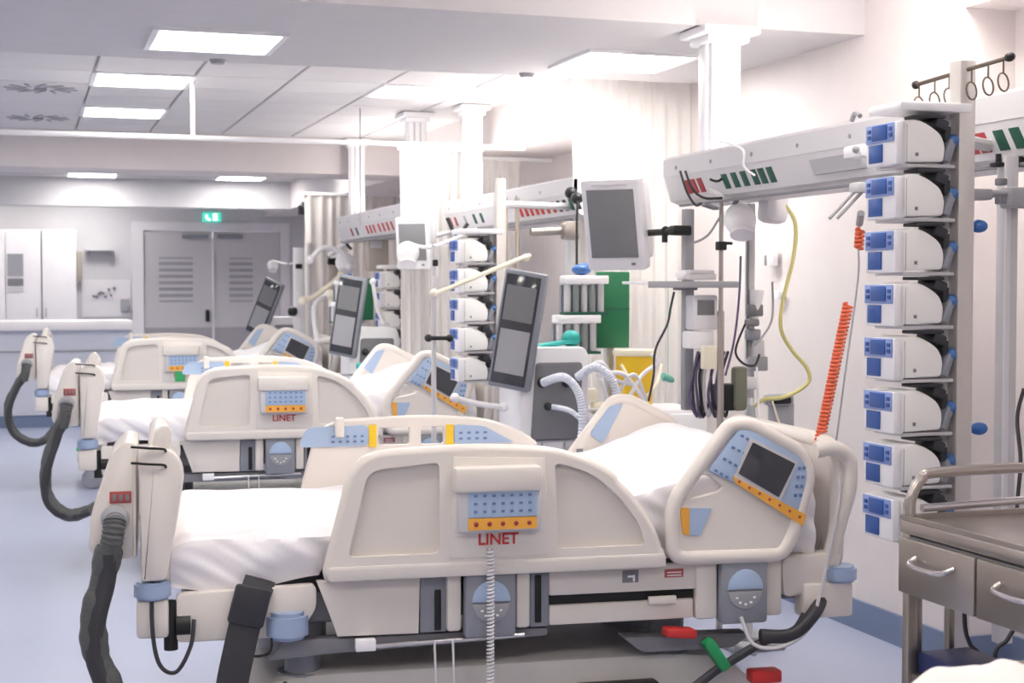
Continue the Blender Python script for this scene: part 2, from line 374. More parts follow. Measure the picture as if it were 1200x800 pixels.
for k in range(9):
    q = new(); cx = .80 + .03 * k + random.uniform(-.01, .01); cz = 1.42 + random.uniform(-.06, .06)
    ball(q, (cx, YF - .04, cz), (.018, .018, .018), u=8, v=6); obj('hook', q, 'bed_grey', t)
q = new(); bx(q, (1.12, YF - .08, 1.18), (1.22, YF - .021, 1.34), .008); single('soap_dispenser', q, 'grey', 'small grey dispenser on the far wall next to the door frame', 'dispenser')
t = thing('nurse_counter', 'long pale blue-white nurse counter with its lit top painted bright white at the far left', 'counter', (0, 16.5, 0))
q = new(); bx(q, (XL, 16.5, .13), (1.07, 17.1, 1.03)); obj('body', q, 'counter', t, smoothed=False)
q = new(); bx(q, (XL, 16.42, 1.03), (1.09, 17.15, 1.13), .01); obj('worktop', q, 'counter_top_lit', t)
q = new(); bx(q, (XL, 16.52, 0), (1.05, 17.05, .13)); obj('plinth', q, 'skirt', t, smoothed=False)
q = new(); bx(q, (XL, 16.485, .80), (1.06, 16.5, .815)); obj('trim_strip', q, 'grey', t, smoothed=False)
# security camera at the far corner
t = thing('security_camera', 'small dark dome camera on the far end of the ceiling bulkhead', 'camera', (2.80, 15.8, 2.2))
p = at(353, 244, 15.8)
q = new(); box(q, p + Vector((.12, 0, .04)), (.26, .12, .06), .02); obj('mount', q, 'grey', t)
q = new(); cyl(q, p + Vector((0, 0, -.07)), p + Vector((0, 0, .03)), .035); obj('lens_body', q, 'cable', t)
# curtain rail
t = thing('curtain_rail', 'long white curtain rail hanging across the ward below the tiles', 'curtain rail', (1, 8.6, 2.33))
q = new(); bx(q, (XL, 8.585, 2.325), (2.9, 8.615, 2.352), .004); obj('rail', q, 'white', t)
for x in (.915, -1.5):
    q = new(); cyl(q, (x, 8.6, 2.35), (x, 8.6, CT + .02), .013); cyl(q, (x, 8.6, CT - .005), (x, 8.6, CT + .0), .035); obj('hanger_rod', q, 'white', t)
# thin ceiling line
q = new(); p0 = at(422, 118, 9.6); cyl(q, (p0.x, 9.6, 1.9), (p0.x, 9.6, CT + .01), .004, 8); single('ceiling_wire', q, 'grey', 'thin vertical wire hanging from the tiles beside the left column', 'wire')

# ------------------------------------------------------------------ curtains
def curtain(Y, xa, xb, z0, z1, m, label, pleat=.075, amp=.03, flare=0, seed=1):
    q = new(); nx = int((xb - xa) / .008); nz = 14; G = []
    for i in range(nx + 1):
        u = i / nx; rowv = []
        for k in range(nz + 1):
            v = k / nz; x = xa + (xb - xa) * u; z = z1 + (z0 - z1) * v
            ph = 2 * PI * x / pleat + 1.4 * noise.noise(Vector((x * 5, seed, v * .7)))
            a = amp * (.45 + .55 * min(1, v * 2.5)) * (.7 + .5 * noise.noise(Vector((x * 9, seed + 4, 0))))
            xx = x + flare * (1 - u) * v + .012 * noise.noise(Vector((x * 11, v * 3, seed)))
            rowv.append(q.verts.new((xx, Y + a * math.sin(ph), z)))
        G.append(rowv)
    for i in range(nx):
        for k in range(nz): q.faces.new((G[i][k], G[i + 1][k], G[i + 1][k + 1], G[i][k + 1]))
    t = thing('privacy_curtain', label, 'curtain', ((xa + xb) / 2, Y, z0))
    obj('cloth', q, m, t)
    q = new(); bx(q, (xa - .02, Y - .012, z1), (XR, Y + .012, z1 + .025), .003); obj('track', q, 'white', t)
    return t
curtain(7.40, 2.755, 3.44, .25, 2.60, 'curtain', 'bright white pleated curtain gathered at the wall behind the big monitor', flare=.05)
curtain(9.45, 2.33, 2.84, .25, 2.385, 'curtain', 'white pleated curtain behind the second bay monitor and lamp', .065, seed=3)
curtain(9.65, 2.93, 3.22, .25, 2.35, 'curtain', 'pale pleated curtain under the bulkhead in the second bay', .07, seed=5)
curtain(14.0, 2.52, 3.43, .25, 2.36, 'curtain_beige', 'beige-grey curtain of the farthest bay before the exit doors', .1, .035, seed=8)

# ================================================================== BEDS
def keys(q, x0, x1, z0, z1, nx, nz, y, fr=.5):
    for i in range(nx):
        for k in range(nz):
            cx = x0 + (x1 - x0) * (i + .5) / nx; cz = z0 + (z1 - z0) * (k + .5) / nz
            box(q, (cx, y, cz), ((x1 - x0) / nx * fr, .003, (z1 - z0) / nz * fr * .9))
def bed(O, rot, up, which, logo=True, far_first=False):
    """x = foot to head, y = away from camera, z up; up raises the lying surface"""
    t = thing('hospital_bed', 'cream hospital bed with split side rails, ' + which, 'bed', O, rot, 'hospital beds side by side along the ward', local=True)
    U = Vector((0, 0, up))
    def Z(q): bmesh.ops.translate(q, vec=U, verts=q.verts); return q
    foot_out = poly_round([(.515, .645), (.60, 1.015), (.99, 1.03), (1.22, 1.012), (1.36, .955), (1.46, .865), (1.53, .76), (1.557, .645)], [.02, .09, .2, .12, .1, .1, .08, .02], 5)
    head_out = poly_round([(1.570, .655), (1.560, .83), (1.667, .97), (1.765, 1.092), (1.83, 1.092), (2.015, .995), (2.05, .92), (1.99, .72), (1.95, .65)], [.04, .06, .05, .05, .04, .05, .05, .06, .03], 5)
    hole = poly_round([(1.600, .835), (1.668, .93), (1.695, .93), (1.755, .885), (1.735, .862), (1.67, .848)], .012, 3)
    insL = poly_round([(.585, .715), (.645, .965), (.855, .985), (.855, .715)], [.02, .04, .02, .02], 4)
    insR = poly_round([(1.215, .715), (1.205, .975), (1.31, .945), (1.40, .875), (1.47, .78), (1.49, .715)], [.02, .02, .05, .05, .05, .02], 4)
    def siderails(side):
        s = -1 if side == 'near' else 1
        yb = -.035 if side == 'near' else .95            # plate centre
        Y = lambda d: yb + s * d                           # d outwards
        # foot half
        q = new()
        if side == 'near': prism(q, foot_out, yb - .012, yb + .012)
        else: prism(q, foot_out, yb - .014, yb + .014, holes=[poly_round([(.815, .93), (.93, .93), (.93, .995), (.815, .995)], .012), poly_round([(.97, .93), (1.055, .93), (1.055, .995), (.97, .995)], .012)])
        fr = obj('foot_side_rail', Z(q), 'bed_inset_shade' if side == 'near' else 'bed', t)
        q = new(); cx_ = 1.03; cz_ = .83
        c = [(p[0] + (.016 if p[0] < .7 else (-.016 if p[0] > 1.4 else 0)), yb + s * .010, p[1] - .014 if p[1] > .7 else p[1] + .018) for p in foot_out]
        tube(q, c, .021, 10, True, 1.0); obj('rim', Z(q), 'bed', fr)
        if side == 'near':
            q = new(); prism(q, [(p[0] + (.014 if p[0] < .7 else (-.014 if p[0] > 1.4 else 0)), p[1] - .012 if p[1] > .7 else p[1] + .012) for p in foot_out], yb - .012, Y(.030) , holes=[insL, insR]); obj('face_shell', Z(q), 'bed', fr)
        q = new(); prism(q, poly_round([(.53, .645), (.525, .69), (1.552, .69), (1.557, .645)], .012), yb - .034, yb + .034, .008); obj('lower_ledge', Z(q), 'bed', fr)
        if side == 'near':
            q = new(); prism(q, [(.885, .70), (.895, 1.0), (1.175, .99), (1.185, .70)], Y(.028), Y(.034), .002); obj('centre_band', Z(q), 'bed', fr)
        else:
            q = new(); prism(q, poly_round([(.53, .93), (.56, 1.0), (.78, 1.005), (.78, .93)], .025), Y(-.02), Y(-.014)); cp = obj('control_panel', Z(q), 'panel_blue', t, 'light blue keypad on the inner face of the far side rail')
            q = new(); keys(q, .64, .77, .938, .975, 5, 2, Y(-.021), .42); obj('keys', Z(q), 'deep_blue', cp, stuff=True)
            q = new(); bx(q, (.782, Y(-.02), .925), (.808, Y(-.014), 1.005)); obj('grip_strip', Z(q), 'yellow', t, 'yellow-orange strip')
            q = new(); bx(q, (1.062, Y(-.02), .925), (1.088, Y(-.014), 1.0)); obj('grip_strip', Z(q), 'yellow', t, 'yellow-orange strip')
            q = new(); prism(q, poly_round([(1.092, .93), (1.092, 1.0), (1.20, .993), (1.315, .93)], .015), Y(-.02), Y(-.014)); cp = obj('control_panel', Z(q), 'panel_blue', t)
            q = new(); keys(q, 1.10, 1.22, .938, .98, 4, 2, Y(-.021), .42); obj('keys', Z(q), 'deep_blue', cp, stuff=True)
            q = new(); box(q, (.675, Y(-.03), 1.0), (.03, .05, .07), .008); obj('hook', Z(q), 'bed', t)
        # head half
        hx = 0 if side == 'near' else -.07
        H_ = lambda pts: [(p[0] + hx, p[1]) for p in pts]
        q = new(); prism(q, H_(head_out), yb - .014, yb + .014, holes=[H_(hole)] if side == 'near' else [H_(poly_round([(1.63, .80), (1.70, .86), (1.73, .82), (1.68, .79)], .01, 2))]); hr = obj('head_side_rail', Z(q), 'bed', t)
        cc = Vector((1.81, .85))
        q = new(); c = [(p[0] + hx - (p[0] - cc.x) * .07, yb + s * .006, p[1] - (p[1] - cc.y) * .07) for p in head_out]
        tube(q, c, .024, 10, True, 1.0); obj('rim', Z(q), 'bed', hr)
        if side == 'near':
            q = new(); tube(q, [(p[0], yb + s * .006, p[1]) for p in hole], .010, 6, True); obj('hand_hole_rim', Z(q), 'bed', hr)
            q = new(); prism(q, poly_round([(1.69, .935), (1.79, 1.06), (1.835, 1.055), (2.00, .965), (2.02, .94), (2.005, .80), (1.99, .775), (1.78, .895)], .012), Y(.012), Y(.026), .003); cp = obj('control_panel', Z(q), 'panel_blue', t, 'slanted blue control panel with a dark screen and orange key strip')
            q = new(); prism(q, poly_round([(1.825, 1.035), (1.985, .955), (1.925, .83), (1.775, .915)], .006), Y(.025), Y(.029)); fm = obj('display_surround', Z(q), 'light_grey', cp)
            q = new(); prism(q, poly_round([(1.834, 1.02), (1.974, .95), (1.92, .847), (1.787, .925)], .004), Y(.028), Y(.032)); obj('display', Z(q), 'screen_dark', cp)
            q = new(); prism(q, [(1.768, .918), (1.779, .895), (2.000, .755), (2.013, .789)], Y(.025), Y(.031)); obj('orange_strip', Z(q), 'orange', cp)
            q = new()
            for k in range(7):
                p = Vector((1.79, .900)).lerp(Vector((1.99, .784)), k / 6); ball(q, (p.x, Y(.032), p.y), (.005, .003, .005), u=8, v=5)
            obj('round_keys', Z(q), 'label_red', cp, stuff=True)
            q = new()
            for k in range(4):
                for m_ in range(3):
                    p = Vector((1.715, .935)).lerp(Vector((1.80, 1.04)), k / 3) + Vector((.018 * m_, -.010 * m_)); box(q, (p.x, Y(.027), p.y), (.011, .003, .008), .001, (0, .5, 0))
            for k in range(4):
                for m_ in range(2): box(q, (1.99 + .016 * m_ - .004 * k, Y(.027), .935 - .028 * k), (.010, .003, .010), .001)
            obj('keys', Z(q), 'deep_blue', cp, stuff=True)
            q = new(); prism(q, poly_round([(1.603, .823), (1.633, .822), (1.633, .74), (1.613, .741)], .005), Y(.014), Y(.019)); al = obj('angle_label', Z(q), 'orange', hr, 'orange label')
            q = new(); prism(q, poly_round([(1.634, .822), (1.705, .819), (1.668, .735), (1.634, .739)], .005), Y(.014), Y(.019)); al = obj('angle_label', Z(q), 'panel_blue', hr, 'blue label')
        else:
            q = new(); prism(q, poly_round([(1.60, .955), (1.675, 1.055), (1.73, 1.065), (1.65, .915)], .012), Y(-.02), Y(-.012)); obj('control_panel', Z(q), 'panel_blue', t)
            q = new(); bx(q, (1.55, Y(-.017), .87), (1.575, Y(-.014), .90)); obj('key', Z(q), 'bed_dark', t)
    siderails('far'); siderails('near')
    # handset box on the near rail
    q = new(); box(q, (1.023, -.092, .935), (.262, .055, .075), .012); obj('handset_lid', Z(q), 'bed', t)
    q = new(); box(q, (1.03, -.085, .845), (.25, .042, .13), .008); hb = obj('handset_box', Z(q), 'light_grey', t)
    q = new(); bx(q, (.932, -.111, .825), (1.138, -.105, .905)); obj('keypad', Z(q), 'panel_blue', hb, 'blue keypad')
    q = new(); bx(q, (.932, -.111, .788), (1.138, -.105, .822)); obj('key_strip', Z(q), 'orange', hb, 'orange key strip')
    q = new(); keys(q, .94, 1.13, .83, .90, 7, 3, -.1125, .36); obj('keys', Z(q), 'deep_blue', hb, stuff=True)
    q = new()
    for k in range(5): ball(q, (.955 + .04 * k, -.112, .805), (.007, .003, .007), u=8, v=5)
    obj('round_keys', Z(q), 'maroon', hb, stuff=True)
    text(t, 'LINET', .047, 'red', Matrix.Translation((1.03, -.0705, .752 + up)) @ FRONT, .001)
    # lower side: panels, brackets and steering units
    q = new(); prism(q, [(.50, .64), (.53, .56), (.56, .475), (.80, .472), (.805, .64)], -.02, .015, .004); obj('side_panel', Z(q), 'bed', t)
    q = new(); bx(q, (.805, -.015, .472), (.885, .02, .645), .004); obj('bracket', Z(q), 'bed_grey', t)
    q = new(); bx(q, (.848, -.022, .478), (.868, -.014, .60), .004); obj('slot', Z(q), 'black', t)
    for x in (.905, 1.115):
        q = new(); bx(q, (x - .022, -.035, .475), (x + .022, .01, .645), .01); obj('latch_arm', Z(q), 'bed', t)
    def unit(xc):
        q = new(); box(q, (xc, -.03, .555), (.155, .05, .20), .012); u_ = obj('release_unit', Z(q), 'bed_grey', t)
        q = new(); prism(q, [(xc + .058 * math.cos(a * PI / 12), .565 + .062 * math.sin(a * PI / 12)) for a in range(13)], -.062, -.054, .002); obj('release_button', Z(q), 'panel_blue', u_)
        q = new(); prism(q, [(xc + .055 * math.cos(-a * PI / 12), .558 + .055 * math.sin(-a * PI / 12)) for a in range(13)][::-1], -.060, -.054, .002); obj('dial', Z(q), 'grey', u_)
        q = new()
        for a in range(5): box(q, (xc + .03 * math.cos(-PI * (a + .5) / 5), -.061, .548 + .03 * math.sin(-PI * (a + .5) / 5)), (.008, .003, .006))
        obj('tick_marks', Z(q), 'white', u_, stuff=True)
    unit(1.012); unit(1.815)
    q = new(); bx(q, (1.14, -.015, .472), (1.20, .02, .645), .004); obj('bracket', Z(q), 'bed_grey', t)
    q = new(); bx(q, (1.155, -.022, .485), (1.175, -.014, .63), .004); obj('slot', Z(q), 'black', t)
    q = new(); bx(q, (1.20, -.02, .565), (1.70, .01, .645), .005); sp = obj('side_panel', Z(q), 'bed', t)
    q = new(); bx(q, (1.20, -.005, .535), (1.70, .01, .565)); obj('slot', Z(q), 'black', t)
    q = new(); bx(q, (1.20, -.02, .475), (1.66, .01, .535), .005); obj('side_panel', Z(q), 'bed', t)
    q = new(); bx(q, (1.51, -.035, .525), (1.60, -.02, .55), .004); obj('catch', Z(q), 'bed', t)
    q = new(); bx(q, (1.43, -.024, .595), (1.48, -.02, .632)); sl = obj('pictogram', Z(q), 'bed_dark', t, 'black and white pictogram label')
    q = new(); box(q, (1.455, -.025, .614), (.02, .002, .006)); box(q, (1.465, -.025, .608), (.006, .002, .02)); obj('figure_mark', Z(q), 'white', sl)
    q = new(); bx(q, (1.565, -.024, .605), (1.625, -.02, .63)); sl = obj('warning_label', Z(q), 'label_red', t, 'small red label')
    for k in range(2):
        q = new(); bx(q, (1.572, -.026, .61 + .009 * k), (1.618, -.0245, .613 + .009 * k)); obj('print_line', Z(q), 'white', sl)
    for xa, xb in ((1.665, 1.735), (1.895, 1.95)):
        q = new(); bx(q, (xa, -.03, .47), (xb, .02, .645), .01); obj('latch_arm', Z(q), 'bed', t)
    q = new(); prism(q, poly_round([(1.95, .65), (2.16, .66), (2.13, .55), (1.96, .52)], .03), -.02, .05, .006); obj('head_bracket', Z(q), 'bed', t)
    # chassis
    q = new(); bx(q, (.12, .05, .50), (2.1, .95, .60), .02); obj('platform', Z(q), 'bed_dark', t)
    q = new(); prism(q, poly_round([(.10, .48), (.10, .62), (.50, .63), (.50, .56), (.46, .50), (.40, .48)], .02), -.012, .03, .005); obj('foot_side_panel', Z(q), 'bed', t)
    for s, y in ((0, .0), (1, .95)):
        q = new(); cyl(q, (.035, y, .61), (.035, y, .66), .052, 24, bev=.008); obj('corner_bumper', Z(q), 'blue_bumper', t, 'pale blue round corner bumper')
        q = new(); bx(q, (-.01, y - .035, .50), (.08, y + .045, .61), .012); obj('corner_block', Z(q), 'bed', t)
        q = new(); cyl(q, (2.155, y, .565), (2.155, y, .615), .056, 24, bev=.008); obj('corner_bumper', Z(q), 'blue_bumper', t, 'pale blue round corner bumper')
        q = new(); bx(q, (2.02, y - .035, .455), (2.19, y + .045, .565), .012); obj('corner_block', Z(q), 'bed', t)
        q = new(); cyl(q, (.415, y, .475), (.415, y, .555), .062, 24, bev=.012); obj('wheel_cap', q, 'blue_bumper', t, 'blue round cap')
    q = new(); cyl(q, (.085, -.0, .46), (.085, .0, .60), .02); cyl(q, (.10, 0, .53), (.14, 0, .53), .03); obj('socket', Z(q), 'black', t)
    q = new(); tube(q, smooth([(.29, -.02, .49), (.30, -.03, .44), (.36, -.03, .44), (.37, -.02, .49)], 4), .004, 6); obj('wire_loop', Z(q), 'black', t)
    q = new(); box(q, (1.42, .0, .262), (.26, .06, .045), .01); bt = obj('battery_box', q, 'black', t)
    q = new(); box(q, (1.47, -.032, .268), (.09, .006, .016), .002); obj('status_strip', q, 'blue_bumper', bt)
    for i, (xx, zt) in enumerate(((.47, .43), (1.62, .43))):
        q = new(); cyl(q, (xx, .5, .30), (xx, .5, .52 + up), .11, 24); obj('lift_column', q, 'bed_grey', t)
        q = new(); cyl(q, (xx - .0, .12, .34), (xx, .12, .50), .055, 20); cyl(q, (xx, .12, .33), (xx, .12, .35), .075, 20); obj('lift_column', q, 'bed_grey', t)
    q = new(); prism(q, poly_round([(.30, .14), (.26, .26), (.36, .34), (.52, .355), (1.60, .355), (1.78, .34), (1.90, .24), (1.86, .14)], .06), .04, .96, .02); obj('base_cover', q, 'under', t)
    q = new(); prism(q, poly_round([(.36, .41), (.40, .465), (1.2, .465), (1.2, .44), (.52, .42)], .015), .0, .06, .004); obj('skirt_bar', Z(q), 'bed_dark', t)
    q = new(); cyl(q, (.62, -.02, .44), (1.12, -.02, .452), .008, 10); obj('accessory_rail', Z(q), 'chrome', t)
    q = new(); box(q, (.64, -.03, .45), (.06, .03, .035), .004); obj('clip', Z(q), 'white', t)
    for x in (.845, .90):
        q = new(); tube(q, [(x, -.035, .45), (x + .004, -.035, .30), (x + .008, -.03, .18)], .0035, 6); obj('pull_cord', Z(q), 'pale', t)
    q = new(); prism(q, poly_round([(1.44, .42), (1.86, .41), (1.80, .37), (1.50, .37)], .015), .0, .08, .004); obj('pedal_bar', q, 'bed_dark', t)
    q = new(); box(q, (1.61, -.03, .435), (.10, .06, .028), .008, (0, .1, 0)); obj('pedal', q, 'red', t, 'red foot pedal')
    q = new(); box(q, (1.73, -.03, .36), (.035, .05, .11), .008, (0, -.6, 0)); obj('pedal', q, 'bright_green', t, 'green foot pedal')
    q = new(); box(q, (1.89, -.03, .285), (.10, .06, .04), .008); obj('pedal', q, 'red', t, 'red foot pedal')
    q = new(); box(q, (.30, -.02, .30), (.06, .05, .02), .006, (0, .4, 0)); obj('pedal', q, 'bright_green', t, 'green foot pedal')
    for x in (.38, 1.84):
        for y in (.10, .88):
            q = new(); cyl(q, (x, y - .03, .075), (x, y + .03, .075), .075, 24, bev=.01); wh = obj('wheel', q, 'bed_grey', t)
            q = new(); box(q, (x, y, .13), (.10, .08, .12), .03); obj('wheel_fork', q, 'grey', wh)
    q = new(); tube(q, smooth([(.40, -.0, .34), (.5, -.05, .26), (.8, -.05, .22), (1.2, -.04, .25), (1.55, -.03, .22), (1.75, -.03, .32), (1.88, -.06, .40), (1.98, -.05, .42), (2.06, 0, .50)], 6), .014, 8); obj('cable', q, 'cable', t)
    q = new(); tube(q, smooth([(1.86, -.07, .42), (1.96, -.08, .42), (2.04, -.06, .475), (2.10, 0, .52)], 6), .022, 10); obj('power_cable', Z(q), 'cable', t)
    q = new(); tube(q, smooth([(1.80, -.06, .48), (1.83, -.09, .40), (1.92, -.10, .39), (2.02, -.08, .44), (2.07, -.05, .55), (2.13, -.04, .80), (2.15, .0, .93)], 6), .006, 6); obj('cable', Z(q), 'light_grey', t)
    # end boards
    fb = poly_round([(.02, .66), (.06, .98), (.14, 1.025), (.30, 1.04), (.65, 1.04), (.81, 1.025), (.89, .98), (.93, .66)], [.03, .06, .05, .1, .1, .05, .06, .03], 4)
    fb_h = poly_round([(.30, .945), (.65, .945), (.65, .99), (.30, .99)], .02, 3)
    q = new(); prism(q, fb, .035, .075, holes=[fb_h], plane='yz'); f = obj('footboard', Z(q), 'bed', t)
    q = new(); tube(q, [(.055, p[0], p[1]) for p in fb], .032, 10, True, 1.0); obj('rim', Z(q), 'bed', f)
    q = new(); prism(q, poly_round([(.004, .665), (.0, 1.02), (.03, 1.05), (.10, 1.035), (.128, .98), (.11, .86), (.075, .665)], [.01, .02, .02, .04, .04, .1, .02]), -.045, .035, .012); g_ = obj('corner_grip', Z(q), 'bed', f)
    q = new(); prism(q, poly_round([(.035, 1.02), (.045, 1.09), (.075, 1.11), (.095, 1.09), (.085, 1.02)], .015), -.02, .03, .008); obj('top_tab', Z(q), 'bed', f)
    q = new()
    for zz in (1.045, 1.0): tube(q, smooth([(-.02, -.048, zz + .004), (.03, -.055, zz), (.07, -.05, zz - .004), (.075, -.046, zz - .012)], 4), .0035, 6)
    obj('grip_band', Z(q), 'black', f)
    hb_ = poly_round([(.02, .62), (.0, .95), (.08, 1.0), (.87, 1.0), (.95, .95), (.93, .62)], [.03, .06, .05, .05, .06, .03], 4)
    q = new(); prism(q, hb_, 2.135, 2.165, plane='yz'); h = obj('headboard', Z(q), 'bed', t)
    q = new(); tube(q, [(2.15, p[0], p[1]) for p in hb_], .026, 10, True); obj('rim', Z(q), 'bed', h)
    q = new(); tube(q, smooth([(2.06, -.025, .985), (2.12, -.025, .99), (2.175, -.015, .955), (2.18, -.01, .86), (2.15, -.0, .74), (2.12, 0, .62)], 5), .026, 10); obj('handle', Z(q), 'bed', h)
    # mattress with sheet: a thing of its own
    wm = Matrix.Translation(O) @ Matrix.Rotation(rot, 4, 'Z')
    return t, wm, U
def sheet_mesh(x0, x1, y0, y1, prof, zlow, seed, amp=.012, side_out=.0):
    """draped sheet: top surface following prof(x), sides hanging to zlow(x)"""
    q = new(); nx = 150; G = []
    for i in range(nx + 1):
        x = x0 + (x1 - x0) * i / nx; zt = prof(x); zl = zlow(x); path = []
        for k in range(24): path.append((y0 + .0, zl + (zt - .04 - zl) * k / 24))
        for k in range(5):
            a = PI / 2 * k / 5; path.append((y0 + .04 - .04 * math.cos(a), zt - .04 + .04 * math.sin(a)))
        for k in range(17): path.append((y0 + .04 + (y1 - y0 - .08) * k / 16, zt))
        for k in range(1, 6):
            a = PI / 2 * k / 5; path.append((y1 - .04 + .04 * math.sin(a), zt - .04 + .04 * math.cos(a)))
        for k in range(1, 7): path.append((y1, zt - .04 - (zt - .04 - zl) * k / 6))
        rowv = []
        for (y, z) in path:
            side = 1 if z < zt - .02 else 0
            u = x * 1.0 + z * 1.5; v = z - x * .35
            n1 = noise.noise(Vector((x * 6, y * 4, z * 5 + seed))); n2 = noise.noise(Vector((u * 11, v * 3.5 + seed, y * 3))); n3 = noise.noise(Vector((u * 22, v * 5 + seed * 2, y * 5)))
            d = amp * (n1 + (.55 * n2 + .22 * n3) * (1 if side else .5))
            if side: rowv.append(q.verts.new((x, y + (-1 if y < (y0 + y1) / 2 else 1) * (d * 1.3 + .010 + .02 * math.sin(PI * (z - zl) / (zt - zl))), z)))
            else: rowv.append(q.verts.new((x, y, z + d * .8)))
        G.append(rowv)
    for i in range(nx):
        for k in range(len(G[0]) - 1): q.faces.new((G[i][k], G[i + 1][k], G[i + 1][k + 1], G[i][k + 1]))
    q.faces.new(G[0][::-1]); q.faces.new(G[-1])
    return q
def mattress(wm, up, label, seed):
    def prof(x):
        e = min(1, max(0, (x - .08) / .07)); base = .795 - .03 * (1 - e) ** 2
        r = max(0, x - 1.15); return base + .27 * min(r, .72) * min(1, r / .25) - max(0, x - 1.92) * .3 + up
    def low(x):
        d = .632 if x < .52 else .655
        return d + .018 * math.sin(x * 11 + seed) * (1 if x < .6 else 0) + up
    q = sheet_mesh(.085, 2.08, .03, .92, prof, low, seed, .026)
    bmesh.ops.transform(q, matrix=wm, verts=q.verts)
    o = single('mattress', q, 'sheet', label, 'mattress', 'mattresses under white sheets')
    return o
def mattress_pump(wm, up, which, hosepts):
    """air unit hung on the outside of the footboard, with its thick grey hose"""
    loc = wm @ Vector((-.07, .12, .74 + up)); t = thing('mattress_pump', 'cream air pump with thick grey hose on the footboard of the ' + which, 'air pump', loc, 0, 'mattress air pumps on the footboards')
    R = lambda q: (bmesh.ops.transform(q, matrix=wm @ Matrix.Translation((0, 0, up)), verts=q.verts), q)[1]
    q = new(); prism(q, poly_round([(-.140, .755), (-.132, .86), (-.075, 1.03), (-.035, 1.065), (-.004, 1.055), (-.006, .73), (-.10, .725)], [.03, .04, .05, .02, .01, .01, .02]), -.02, .32, .012); obj('case', R(q), 'bed', t)
    q = new(); box(q, (-.050, -.022, .905), (.060, .006, .034), .003); dp = obj('display', R(q), 'label_red', t, 'small dull red display')
    q = new()
    for k in range(3): box(q, (-.067 + .018 * k, -.026, .905), (.009, .003, .018))
    obj('digits', R(q), 'bed_dark', dp, stuff=True)
    q = new(); ball(q, (-.065, -.03, .845), (.040, .03, .040)); cyl(q, (-.065, -.02, .845), (-.065, -.06, .84), .030, 20, bev=.006); obj('hose_socket', R(q), 'grey', t)
    q = new(); ball(q, (-.085, -.01, .79), (.015, .012, .015)); obj('knob', R(q), 'black', t)
    q = new(); P_ = smooth([(-.065, -.055, .845), (-.068, -.065, .82), (-.075, -.065, .78), (-.088, -.055, .73)], 6); tube(q, P_, corrug(P_, .031, .05, 1), 12); obj('hose_elbow', R(q), 'hose', t)
    pts = smooth(hosepts, 10); q = new()
    rr = [(.036 if up == 0 else .030) * (1 + .03 * math.sin(i * 1.3) + .22 * noise.noise(Vector((i * .13, up * 9, 0)))) for i in range(len(pts))]
    tube(q, pts, rr, 12); obj('hose', R(q), 'hose', t)
    q = new(); tube(q, [tuple(p + Vector((.012 * math.sin(i * .12), -.012, 0))) for i, p in enumerate(pts[2:60])], .030 if up == 0 else .024, 10, flat=.9); obj('sleeve', R(q), 'strap', t)
    return t
R_ = math.radians
beds = []
O1 = Vector((.30, 4.32, 0))
B1, W1, U1 = bed(O1, R_(-5), 0, 'nearest the camera')
mattress(W1, 0, 'white sheeted mattress on the nearest bed, creased over its side', 2)
mattress_pump(W1, 0, 'nearest bed', [(-.080, -.055, .77), (-.10, -.05, .68), (-.125, -.06, .58), (-.12, -.06, .48), (-.09, -.06, .40), (-.05, -.05, .28), (.0, .0, .12), (.10, .2, .05), (.3, .4, .06)])
O2 = Vector((.26, 7.90, 0))
B2, W2, U2 = bed(O2, R_(-4), .055, 'second from the camera')
mattress(W2, .055, 'white sheeted mattress on the second bed, rounded foot end', 5)
mattress_pump(W2, .055, 'second bed', [(-.085, -.05, .76), (-.12, -.05, .68), (-.16, -.06, .56), (-.17, -.06, .44), (-.14, -.06, .34), (-.06, -.05, .28), (.03, -.0, .29), (.12, .1, .32)])
O3 = Vector((.07, 11.30, 0))
B3, W3, U3 = bed(O3, R_(-3), .09, 'farthest, near the nurse counter')
mattress(W3, .09, 'white sheeted mattress on the farthest bed', 9)
mattress_pump(W3, .09, 'farthest bed', [(-.085, -.05, .76), (-.14, -.05, .68), (-.19, -.06, .56), (-.19, -.06, .44), (-.14, -.06, .34), (-.04, -.05, .28), (.05, -.0, .29), (.12, .1, .36)])
# spiral cord of the near handset and the wide belt
def inbed(wm, q): bmesh.ops.transform(q, matrix=wm, verts=q.verts); return q
q = new(); helix(q, (1.005, -.082, .728), (1.003, -.082, .22), .009, 46, .0035, 5, 8)
obj('coiled_cord', q, 'pale', B1)
q = new(); pts = smooth([(.345, .03, .66), (.33, -.02, .63), (.30, -.045, .56), (.275, -.05, .46), (.25, -.045, .33), (.24, -.03, .17), (.26, -.0, .02)], 6)
tube(q, pts, .048, 10, flat=.14, upv=(0, 1, 0)); 
st = thing('restraint_belt', 'wide dark grey belt hanging from under the nearest mattress', 'belt', W1 @ Vector((.3, -.04, 0)))
obj('webbing', inbed(W1, q), 'strap', st)
q = new(); box(q, (.305, -.052, .585), (.105, .022, .115), .01, (0, .25, 0)); obj('buckle_pad', inbed(W1, q), 'cable', st)
q = new(); tube(q, smooth([(.05, -.03, .78), (.035, -.03, .66), (.035, -.05, .52), (.055, -.06, .43), (.10, -.06, .41), (.14, -.05, .48), (.15, -.03, .55)], 6), .006, 6)
single('thin_cable', inbed(W1, q), 'cable', 'thin grey cable looping below the footboard of the nearest bed', 'cable')

